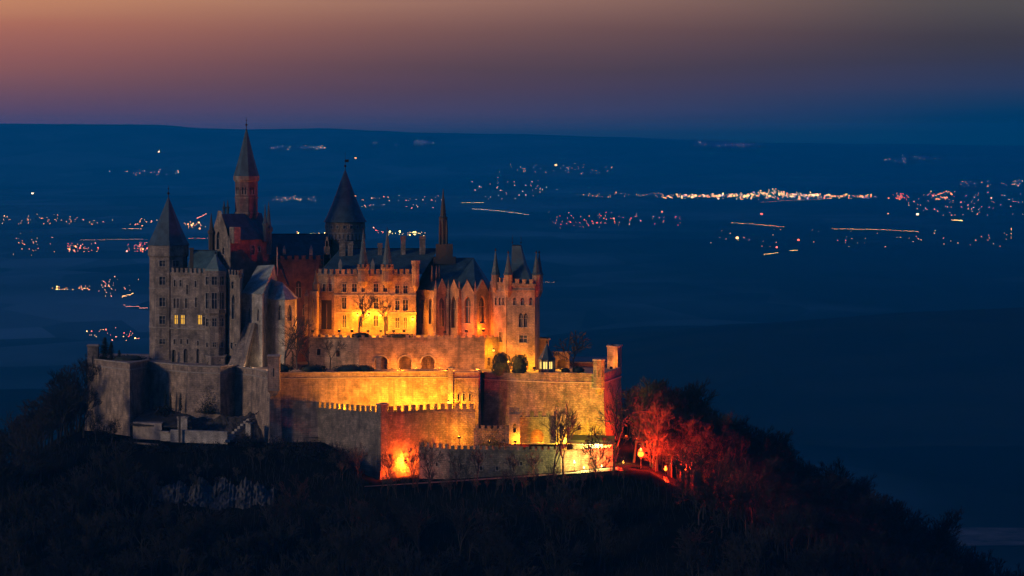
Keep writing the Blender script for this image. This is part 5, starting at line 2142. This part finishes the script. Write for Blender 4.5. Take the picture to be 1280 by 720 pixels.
for i in range(60):
    px = 925 + i * 6.2 + rnd.uniform(-3, 3)
    add_spot(px, rnd.uniform(935, 1000), rnd.choice((0, 1, 3, 2, 4)), rnd.uniform(.7, 1.05), 'dark leafless tree on the falling skyline right of the castle', G_RIDGE)
G_LEFT = 'trees on the left edge of the hill'
for px, Y, ki, s in ((98, 1000, 1, 1.2), (88, 992, 3, 1.2), (76, 1003, 1, 1.05), (64, 990, 0, .95), (50, 1000, 2, 1.0), (40, 985, 0, .78), (28, 996, 3, .74), (14, 990, 2, .8), (2, 1000, 0, .7), (-12, 992, 3, .7),
                     (105, 975, 3, .85), (84, 970, 4, 1.0), (60, 968, 2, .8), (36, 966, 4, .9), (10, 968, 0, .6), (-20, 970, 2, .7), (120, 960, 4, .7), (140, 955, 4, .6)):
    add_spot(px, Y, ki, s, 'dark leafless tree at the left edge of the hill beside the leftmost bastion', G_LEFT)
G_FRONT = 'trees of the dark wood below the castle'
tries = 0
while len(spots) < 212 and tries < 9000:
    tries += 1
    Y = rnd.uniform(820, 955)
    px = rnd.uniform(-30, 1310)
    x = X(px, Y)
    if blocked(x, Y):
        continue
    z = hill_h(x, Y)
    ki = rnd.choice((0, 1, 2, 3, 4))
    s = rnd.uniform(.5, .8)
    top_py = HORIZON + (CZ - (z + bare[ki][1] * s)) * FPX / Y
    lim = 566 if px < 200 else 586 if px < 340 else 598 if px < 450 else 612 if px < 560 else 604 if px < 660 else 596 if px < 780 else 560
    if 190 < px < 340:
        lim = 606
    if top_py < lim or top_py > 735:
        continue
    spots.append((x, Y, ki, s, 'dark leafless tree in the wood on the slope below the castle', G_FRONT))
for (x, Y, ki, s, lab, grp) in spots:
    plant_tree(bare[ki][0], lab, (x, Y, hill_h(x, Y) - 0.2), s, rnd.uniform(0, 6.28), grp, rnd.uniform(.9, 1.15))
# single trees that catch the light
place(fine[0], 'slender bare tree before the yellow gatehouse turret, left of two', 692, 506, 606, 922, rot=.3, sx=.6)
place(fine[1], 'taller bare tree before the white-lit gate, right of two', 705, 500, 610, 921, rot=1.9, sx=.7)
place(fine[0], 'leaning bare tree at the red corner of the right-hand bastion', 768, 480, 606, 924, rot=.8, sx=.7)
place(fine[2], 'bare tree before the white gate lamps', 744, 530, 606, 923, rot=3.3, sx=.7)
place(fine[1], 'thin bare tree in front of the glaring orange lamp', 517, 552, 618, 922, rot=2.0, sx=.8)
place(fine[0], 'thin bare tree by the road in front of the low gate wall', 536, 545, 616, 922, rot=4.4, sx=.7)
place(fine[1], 'bare sapling by the road left of the glaring orange lamp', 484, 560, 620, 922, rot=5.2, sx=.8)
place(fine[2], 'pale lit bare tree glowing beside the red street lamp', 820, 540, 592, 942, rot=1.1, sx=.8)
for px, pt, pb, Y, lab in ((448, 552, 606, 936, 'bare bush tree on the mound left of the red wall'), (428, 560, 604, 938, 'low bare tree on top of the dark mound'),
                           (596, 555, 612, 921, 'thin roadside tree before the middle of the gate wall'), (640, 562, 612, 921, 'thin roadside tree below the gatehouse'),
                           (668, 560, 610, 921, 'thin roadside tree right of the gatehouse arch'), (570, 560, 614, 921, 'thin roadside sapling near the red end of the gate wall')):
    place(fine[0 if px % 4 else 1], lab, px, pt, pb, Y, rot=px, sx=.8)

# the rest of the wood, a mass nobody could count
import numpy as np
protos = []
for sd, h, sp in ((71, 15, 0.42), (72, 17, 0.36), (73, 13, 0.5)):
    w_, t_ = tree_meshes(sd, h, sp, 4, 3, low=0.26, tw_r=0.05)
    v_ = np.array(w_.v + t_.v, dtype=np.float32)
    off = len(w_.v)
    fs = [f for f in w_.f] + [tuple(i + off for i in f) for f in t_.f]
    fs = np.array([f for f in fs if len(f) == 4], dtype=np.int32)
    protos.append((v_, fs, h))
rw = random.Random(5)
VV, FF, base_i, n_t, tries = [], [], 0, 0, 0
while n_t < 620 and tries < 20000:
    tries += 1
    Y = rw.uniform(770, 1080)
    px = rw.uniform(-80, 1360)
    x = X(px, Y)
    if blocked(x, Y):
        continue
    z = hill_h(x, Y)
    v_, fs, h = rw.choice(protos)
    s = rw.uniform(.55, 1.0)
    top_py = HORIZON + (CZ - (z + h * s)) * FPX / Y
    lim = 470 if px < 100 else 545 if px < 160 else 572 if px < 190 else 604 if px < 345 else 588 if px < 440 else 613 if px < 560 else 606 if px < 780 else 480 if px < 900 else 520
    if px > 940:
        lim = 505 + (px - 940) * 0.53
    if top_py < lim or top_py > 740:
        continue
    a = rw.uniform(0, 6.283)
    ca, sa = math.cos(a) * s, math.sin(a) * s
    q = np.empty_like(v_)
    q[:, 0] = v_[:, 0] * ca - v_[:, 1] * sa + x
    q[:, 1] = v_[:, 0] * sa + v_[:, 1] * ca + Y
    q[:, 2] = v_[:, 2] * s + z - 0.2
    VV.append(q)
    FF.append(fs + base_i)
    base_i += len(v_)
    n_t += 1
VV, FF = np.concatenate(VV), np.concatenate(FF)
me = bpy.data.meshes.new('wood')
me.vertices.add(len(VV))
me.vertices.foreach_set('co', VV.ravel())
me.loops.add(FF.size)
me.loops.foreach_set('vertex_index', FF.ravel())
me.polygons.add(len(FF))
me.polygons.foreach_set('loop_start', np.arange(0, FF.size, 4, dtype=np.int32))
me.update(calc_edges=True)
me.materials.append(M['twig'])
wd = bpy.data.objects.new('wood', me)
C.objects.link(wd)
tag(wd, kind='stuff')

for q, (px, pt, pb, Y, wpx, lab) in enumerate(((160, 548, 566, 948, 26, 'dark bramble at the left foot of the shed'), (196, 553, 570, 947, 30, 'dark bramble in front of the broken garden wall'),
                                               (236, 555, 572, 948, 34, 'dark bramble at the foot of the plastered wall'), (272, 552, 572, 949, 28, 'dark bramble below the right end of the plastered wall'),
                                               (308, 540, 566, 950, 26, 'dark bramble beside the stone steps'), (345, 546, 572, 947, 30, 'dark bramble under the sharp wall corner'),
                                               (385, 549, 574, 943, 40, 'dark bramble on the mound below the grey outer wall'), (128, 532, 556, 968, 30, 'dark bramble at the foot of the leftmost bastion'),
                                               (424, 556, 586, 940, 36, 'dark bramble at the right end of the mound'), (205, 508, 520, 972, 22, 'dark bush above the shed roof'))):
    bush('bramble', lab, px, pt, pb, Y, wpx, M['brush'], 'bush', seed=40 + q, squash=0.7, leafs=1500, core=0)
rq = random.Random(8)
for q in range(34):
    px = 478 + q * 9.2 + rq.uniform(-4, 4)
    Y = rq.uniform(914, 919.5)
    plant_tree(fine[rq.choice((0, 1))][0], 'thin dark sapling on the edge of the road under the gate wall', (X(px, Y), Y, hill_h(X(px, Y), Y) - .2),
               rq.uniform(.35, .72), rq.uniform(0, 6), 'saplings along the road below the castle', .75)
for q in range(26):
    px = rq.uniform(150, 450)
    Y = rq.uniform(930, 946)
    plant_tree(fine[rq.choice((0, 1))][0], 'low dark sapling in the scrub under the left walls', (X(px, Y), Y, hill_h(X(px, Y), Y) - .2),
               rq.uniform(.25, .5), rq.uniform(0, 6), 'saplings in the scrub under the left walls', 1.0)

# brush and bramble that nobody could count
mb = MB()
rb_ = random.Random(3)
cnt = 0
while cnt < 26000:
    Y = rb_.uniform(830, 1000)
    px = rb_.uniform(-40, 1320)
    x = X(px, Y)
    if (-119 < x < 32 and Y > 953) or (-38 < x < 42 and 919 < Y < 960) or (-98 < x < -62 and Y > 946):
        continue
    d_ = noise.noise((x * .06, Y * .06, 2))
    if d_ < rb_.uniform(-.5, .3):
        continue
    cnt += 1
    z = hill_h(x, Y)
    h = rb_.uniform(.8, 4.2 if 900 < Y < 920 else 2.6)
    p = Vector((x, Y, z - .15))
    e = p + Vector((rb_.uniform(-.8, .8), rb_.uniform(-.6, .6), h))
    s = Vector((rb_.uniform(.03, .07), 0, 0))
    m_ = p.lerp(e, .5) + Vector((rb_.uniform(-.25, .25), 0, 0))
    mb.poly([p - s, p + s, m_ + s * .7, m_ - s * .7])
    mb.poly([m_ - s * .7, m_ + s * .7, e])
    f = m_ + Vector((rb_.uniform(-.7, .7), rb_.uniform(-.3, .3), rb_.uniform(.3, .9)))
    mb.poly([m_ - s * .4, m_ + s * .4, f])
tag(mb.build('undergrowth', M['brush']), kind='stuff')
# ------------------------------------------------------------------ lights of the towns in the valley
def ground_hit(px, py):
    """where the view through this point of the photograph meets the plain or the far slope"""
    y = 3000.0
    while y < 33000:
        if valley_h(X(px, y), y) >= Z(py, y):
            return y
        y += 60
    return 32800.0


def glow_mesh(name, mat, n=6, m=4):
    mb = MB()
    mb.sphere((0, 0, 0.5), 0.5, n, m)
    me = bpy.data.meshes.new(name)
    me.from_pydata(mb.v, [], mb.f)
    me.materials.append(mat)
    return me


TL = {}
LK = 5.5
for nm, col, s in (('warm', (1.0, 0.55, 0.17), 2.2), ('white', (1.0, 0.78, 0.44), 2.4), ('orange', (1.0, 0.36, 0.09), 2.4), ('red', (1.0, 0.13, 0.08), 2.0), ('pink', (1.0, 0.36, 0.22), 1.6),
                   ('yellow', (1.0, 0.78, 0.20), 2.6), ('blue', (0.45, 0.5, 1.0), 1.6), ('dim', (0.95, 0.58, 0.30), 0.9)):
    TL[nm] = glow_mesh('lit_windows', glow('town_light_' + nm, col, s * LK))
rv = random.Random(12)


def town_light(px, py, size, col, label, group, wide=1.0):
    y = ground_hit(px, py)
    x = X(px, y)
    k = y / FPX
    o = bpy.data.objects.new('town_light', TL[col])
    s = size * k
    o.scale = (s * wide, s * wide, s)
    o.location = (x, y, valley_h(x, y) + 1.0)
    C.objects.link(o)
    tag(o, label, 'light', group)
    return o


SPECK = {}
NIND = [0]


def speck(px, py, size, col):
    y = ground_hit(px, py)
    s = size * y / FPX
    x = X(px, y)
    SPECK.setdefault(col, MB()).sphere((x, y, valley_h(x, y) + 1 + s * .5), s * .5, 5, 3)


def town(label, group, n, x0, x1, y0, y1, cols, s0=0.8, s1=1.6, slope=0.0, wide=1.0):
    n1 = max(4, int(n * 0.42))
    n2 = int(n * 1.5)
    hubs = [rv.uniform(x0, x1) for _ in range(max(2, n // 5))]
    sp = (x1 - x0) * 0.11
    for i in range(n1 + n2):
        px = rv.uniform(x0, x1) if rv.random() < 0.5 else min(x1 + 4, max(x0 - 4, rv.gauss(rv.choice(hubs), sp)))
        py = y0 + (y1 - y0) * min(1.2, max(-0.3, rv.gauss(0.5, 0.42)))
        if i < n1:
            town_light(px, py, (s0 + (s1 - s0) * rv.random() ** 2.2) * 0.8, rv.choice(cols), label, group, wide)
        else:
            speck(px, py, rv.uniform(0.42, 0.75), rv.choice(cols))


town('village light high on the far slope above the left corner tower', 'village lights high on the far left slope', 15, 136, 224, 214, 219, ['white', 'dim', 'warm', 'dim'])
town_light(198.5, 191, 1.9, 'white', 'lone farm light high on the far slope left of the tallest spire', None, 1.4)
town_light(40.5, 243, 2.0, 'white', 'lone white light far left above the first row of village lights', None, 1.3)
town('light of the left village row beyond the corner tower', 'lights of the upper left village row', 26, 0, 100, 270, 279, ['warm', 'pink', 'orange', 'dim'], 0.9, 1.7)
town('light of the village just left of the corner tower roof', 'village lights just left of the corner tower roof', 16, 116, 192, 276, 283, ['warm', 'pink', 'orange', 'dim'], 0.9, 1.7)
town('light of the glowing yard between the corner tower and the gabled hall', 'lights of the orange yard left of the gabled hall', 14, 230, 260, 280, 286, ['orange', 'orange', 'warm'], 1.4, 2.4)
town('red light in the left town near the corner tower', 'red lights of the left town', 22, 82, 124, 306, 314, ['red', 'orange', 'pink'], 1.0, 2.4)
town('red light in the left town touching the corner tower', 'red lights of the left town beside the tower', 18, 154, 184, 306, 314, ['red', 'pink', 'red', 'orange'], 1.2, 2.6)
town('scattered light at the far left edge of the valley', 'scattered lights at the far left edge', 14, 0, 70, 296, 316, ['dim', 'pink', 'orange', 'dim'], 0.8, 1.5)
town('light of the hamlet low on the left', 'lights of the low left hamlet', 16, 64, 114, 360, 364, ['warm', 'yellow', 'orange', 'pink', 'dim'], 1.0, 2.0)
town('light of the houses left of the corner tower wall', 'lights of the houses by the left tower wall', 16, 118, 184, 352, 369, ['dim', 'pink', 'warm', 'dim'], 0.8, 1.5)
town('light of the nearest hamlet above the cypresses', 'lights of the nearest left hamlet', 16, 106, 186, 414, 425, ['pink', 'warm', 'dim', 'red'], 1.0, 2.0)
town('light on the far slope between the tallest spire and the round tower', 'lights of the far slope right of the tallest spire', 14, 338, 402, 183, 187, ['white', 'dim', 'warm'], 0.8, 1.6)
town('light on the far slope above the round tower', 'lights high on the far slope above the palace', 8, 462, 540, 177, 181, ['white', 'dim'], 0.8, 1.3)
town_light(444.5, 199, 1.7, 'orange', 'lone light on the far slope right of the weather vane', None, 1.3)
town('light of the row between the tallest spire and the round tower', 'lights of the middle village row', 14, 328, 390, 247, 252, ['warm', 'white', 'dim'], 0.8, 1.5)
town('light of the village right of the round tower roof', 'lights of the village right of the round tower', 30, 446, 548, 249, 260, ['warm', 'pink', 'white', 'dim'], 0.8, 1.5)
town_light(443.5, 247, 2.4, 'orange', 'bright orange light touching the round tower roof', None)
town('bright lamp of the lit works behind the palace roof', 'lamps of the lit works behind the palace roof', 16, 484, 532, 291.5, 294.5, ['yellow', 'warm', 'yellow'], 1.6, 2.8)
town('light of the works row behind the brick range', 'lights of the works row left of the round tower', 9, 371, 408, 291, 294, ['warm', 'yellow', 'orange'], 1.2, 2.2)
town('light beside the twin turret spires', 'lights between the palace turret spires', 6, 466, 480, 288, 294, ['pink', 'red', 'warm'], 1.0, 2.0)
town('light of the village in the middle of the valley', 'lights of the upper middle village', 26, 628, 766, 208, 216, ['warm', 'dim', 'dim', 'white'], 0.7, 1.5)
town('light of the village right of the needle spirelet', 'lights of the village right of the spirelet', 24, 594, 696, 228, 246, ['warm', 'white', 'dim', 'dim'], 0.8, 1.7)
town_light(695, 208, 2.4, 'warm', 'bright light in the upper middle village', None, 1.4)
town('red light of the scattered suburb in mid valley', 'lights of the mid valley suburb', 44, 676, 846, 270, 283, ['red', 'pink', 'dim', 'dim', 'orange'], 0.7, 1.8)
town('light on the far slope at the right', 'lights high on the far right slope', 12, 864, 952, 180, 184, ['white', 'dim', 'pink'], 0.7, 1.2)
town('light on the far slope at the right edge', 'lights high at the right edge', 10, 1106, 1176, 196, 203, ['dim', 'white', 'dim'], 0.7, 1.3)
town('light of the approach road to the bright city', 'lights of the road into the bright city', 22, 715, 830, 242, 246, ['dim', 'dim', 'warm'], 0.7, 1.1)
town('red light at the right end of the bright city', 'red lights at the right end of the city', 18, 1107, 1136, 244, 249, ['red', 'orange'], 1.0, 2.0)
town('red light of the second cluster right of the bright city', 'red lights of the second city cluster', 22, 1162, 1198, 242, 249, ['red', 'orange', 'pink', 'yellow'], 1.0, 2.0)
town('light of the right-hand suburb', 'lights of the right-hand suburb', 44, 1140, 1282, 246, 266, ['warm', 'pink', 'dim', 'white'], 0.7, 1.5)
town('light of the row at the right edge of the picture', 'lights of the upper right row', 18, 1188, 1282, 226, 232, ['warm', 'white', 'dim'], 0.8, 1.4)
town('light of the scattered farms right of centre', 'lights of scattered farms on the right', 34, 880, 1260, 290, 306, ['dim', 'warm', 'pink', 'dim'], 0.7, 1.5)
for px, py, s, c, lab in ((921.5, 299, 2.6, 'warm', 'bright farm light left of the sloping lit road'), (1147, 269.5, 2.2, 'white', 'white light below the right end of the city'),
                          (952, 269, 2.0, 'red', 'red light below the bright city'), (998, 302, 1.8, 'red', 'red light among the scattered farms'), (971, 311, 1.6, 'red', 'red light just above the lowest lit road'),
                          (1110, 268, 1.2, 'dim', 'dim light below the red end of the city')):
    town_light(px, py, s, c, lab, None, 1.4)

# the bright city, a mass of lights
k = {}
for i in range(440):
    px = rv.uniform(826, 1096) if rv.random() < .7 else rv.gauss(975, 38)
    px = min(1100, max(822, px))
    core = math.exp(-((px - 968) / 40) ** 2)
    py = min(249.5, rv.gauss(245.6 - 1.6 * core, 1.5 + 1.3 * core))
    c = rv.choice(['warm', 'yellow', 'warm', 'orange', 'dim', 'dim', 'blue', 'yellow', 'orange', 'white'])
    y = ground_hit(px, py)
    mb = k.setdefault(c, MB())
    s = (0.5 + 1.5 * rv.random() ** 3) * y / FPX
    x = X(px, y)
    mb.sphere((x, y, valley_h(x, y) + s * .5), s * .5, 6, 4)
root = bpy.data.objects.new('city_lights', None)
C.objects.link(root)
tag(root, 'dense glittering band of city lights far across the valley', 'city lights', None, 'stuff')
ORG[root.name] = Vector((0, 0, 0))
for c, mb in k.items():
    mb.build('light_cluster', TL[c].materials[0], root)


# car light trails on the roads, made as rows of small glowing beads
def car_trail(label, pts, cols, step=1.5, s=0.75):
    mb = MB()
    for (xa, ya), (xb, yb) in zip(pts, pts[1:]):
        n = max(2, int(abs(xb - xa) / step))
        for i in range(n):
            t = i / n
            px, py = xa + (xb - xa) * t, ya + (yb - ya) * t
            y = ground_hit(px, py)
            q = s * rv.uniform(.35, 0.62) * y / FPX
            x = X(px, y)
            mb.sphere((x, y, valley_h(x, y) + q * .5 + 2), q * .5, 5, 4)
    o = mb.build('car_trail_lights', TL[cols].materials[0])
    tag(o, label, 'road lights', 'car light trails along valley roads', 'stuff')
    return own(o)


car_trail('pale trail of car lights along the road right of the needle spirelet', [(591, 262), (620, 264), (662, 269.5)], 'white', s=0.8)
car_trail('trail of car lights on the country road below the city', [(914, 279.5), (945, 281.5), (981, 285)], 'warm', s=0.8)
car_trail('long straight trail of car lights along the main road on the right', [(1040, 286.8), (1100, 288), (1150, 290.5)], 'warm', s=0.8)
car_trail('lowest trail of car lights on the right, rising to the right', [(955, 319.5), (975, 317), (998, 315.5)], 'yellow', s=1.0)
car_trail('trail of car lights just under the bright city', [(951, 254), (980, 251.5), (1030, 250)], 'dim', 1.3)
car_trail('faint trail of car lights along the road behind the corner tower', [(100, 301), (186, 300)], 'dim', 1.3, .7)
car_trail('faint trail of car lights between the corner tower and the gabled hall', [(232, 299), (262, 299)], 'pink', 1.2, .7)
car_trail('short bright bend of car light trail above the orange yard', [(246, 274), (252, 271.5), (259, 267.5)], 'pink', .9, 1.5)
car_trail('short bright trail of car lights left of the corner tower wall', [(153, 373), (160, 371), (167, 369)], 'warm', 1, 1.3)
car_trail('red trail of car lights ending at the corner tower wall', [(154, 384), (166, 385.5), (186, 387.5)], 'pink', 1.2, .8)
car_trail('short trail of car lights by the left village', [(154, 287.5), (177, 287)], 'warm', 1.1, .8)
car_trail('short trail of car lights left of the tallest spire base', [(340, 287.5), (366, 287.5)], 'pink', 1.2, .7)
car_trail('short trail of car lights right of the right-hand tower', [(676, 354), (694, 354.5)], 'dim', 1.5, .6)
car_trail('short yellow trail of car lights on the right', [(1190, 276), (1204, 277)], 'yellow', 1, 1.3)
car_trail('yellow trail of car lights right of the needle spirelet', [(575, 254.5), (606, 254)], 'yellow', 1.3, 1.1)

root = bpy.data.objects.new('village_lights', None)
C.objects.link(root)
tag(root, 'faint scattered specks of far village lights across the valley', 'village lights', None, 'stuff')
ORG[root.name] = Vector((0, 0, 0))
for c_, mb in SPECK.items():
    mb.build('light_cluster', TL[c_].materials[0], root)
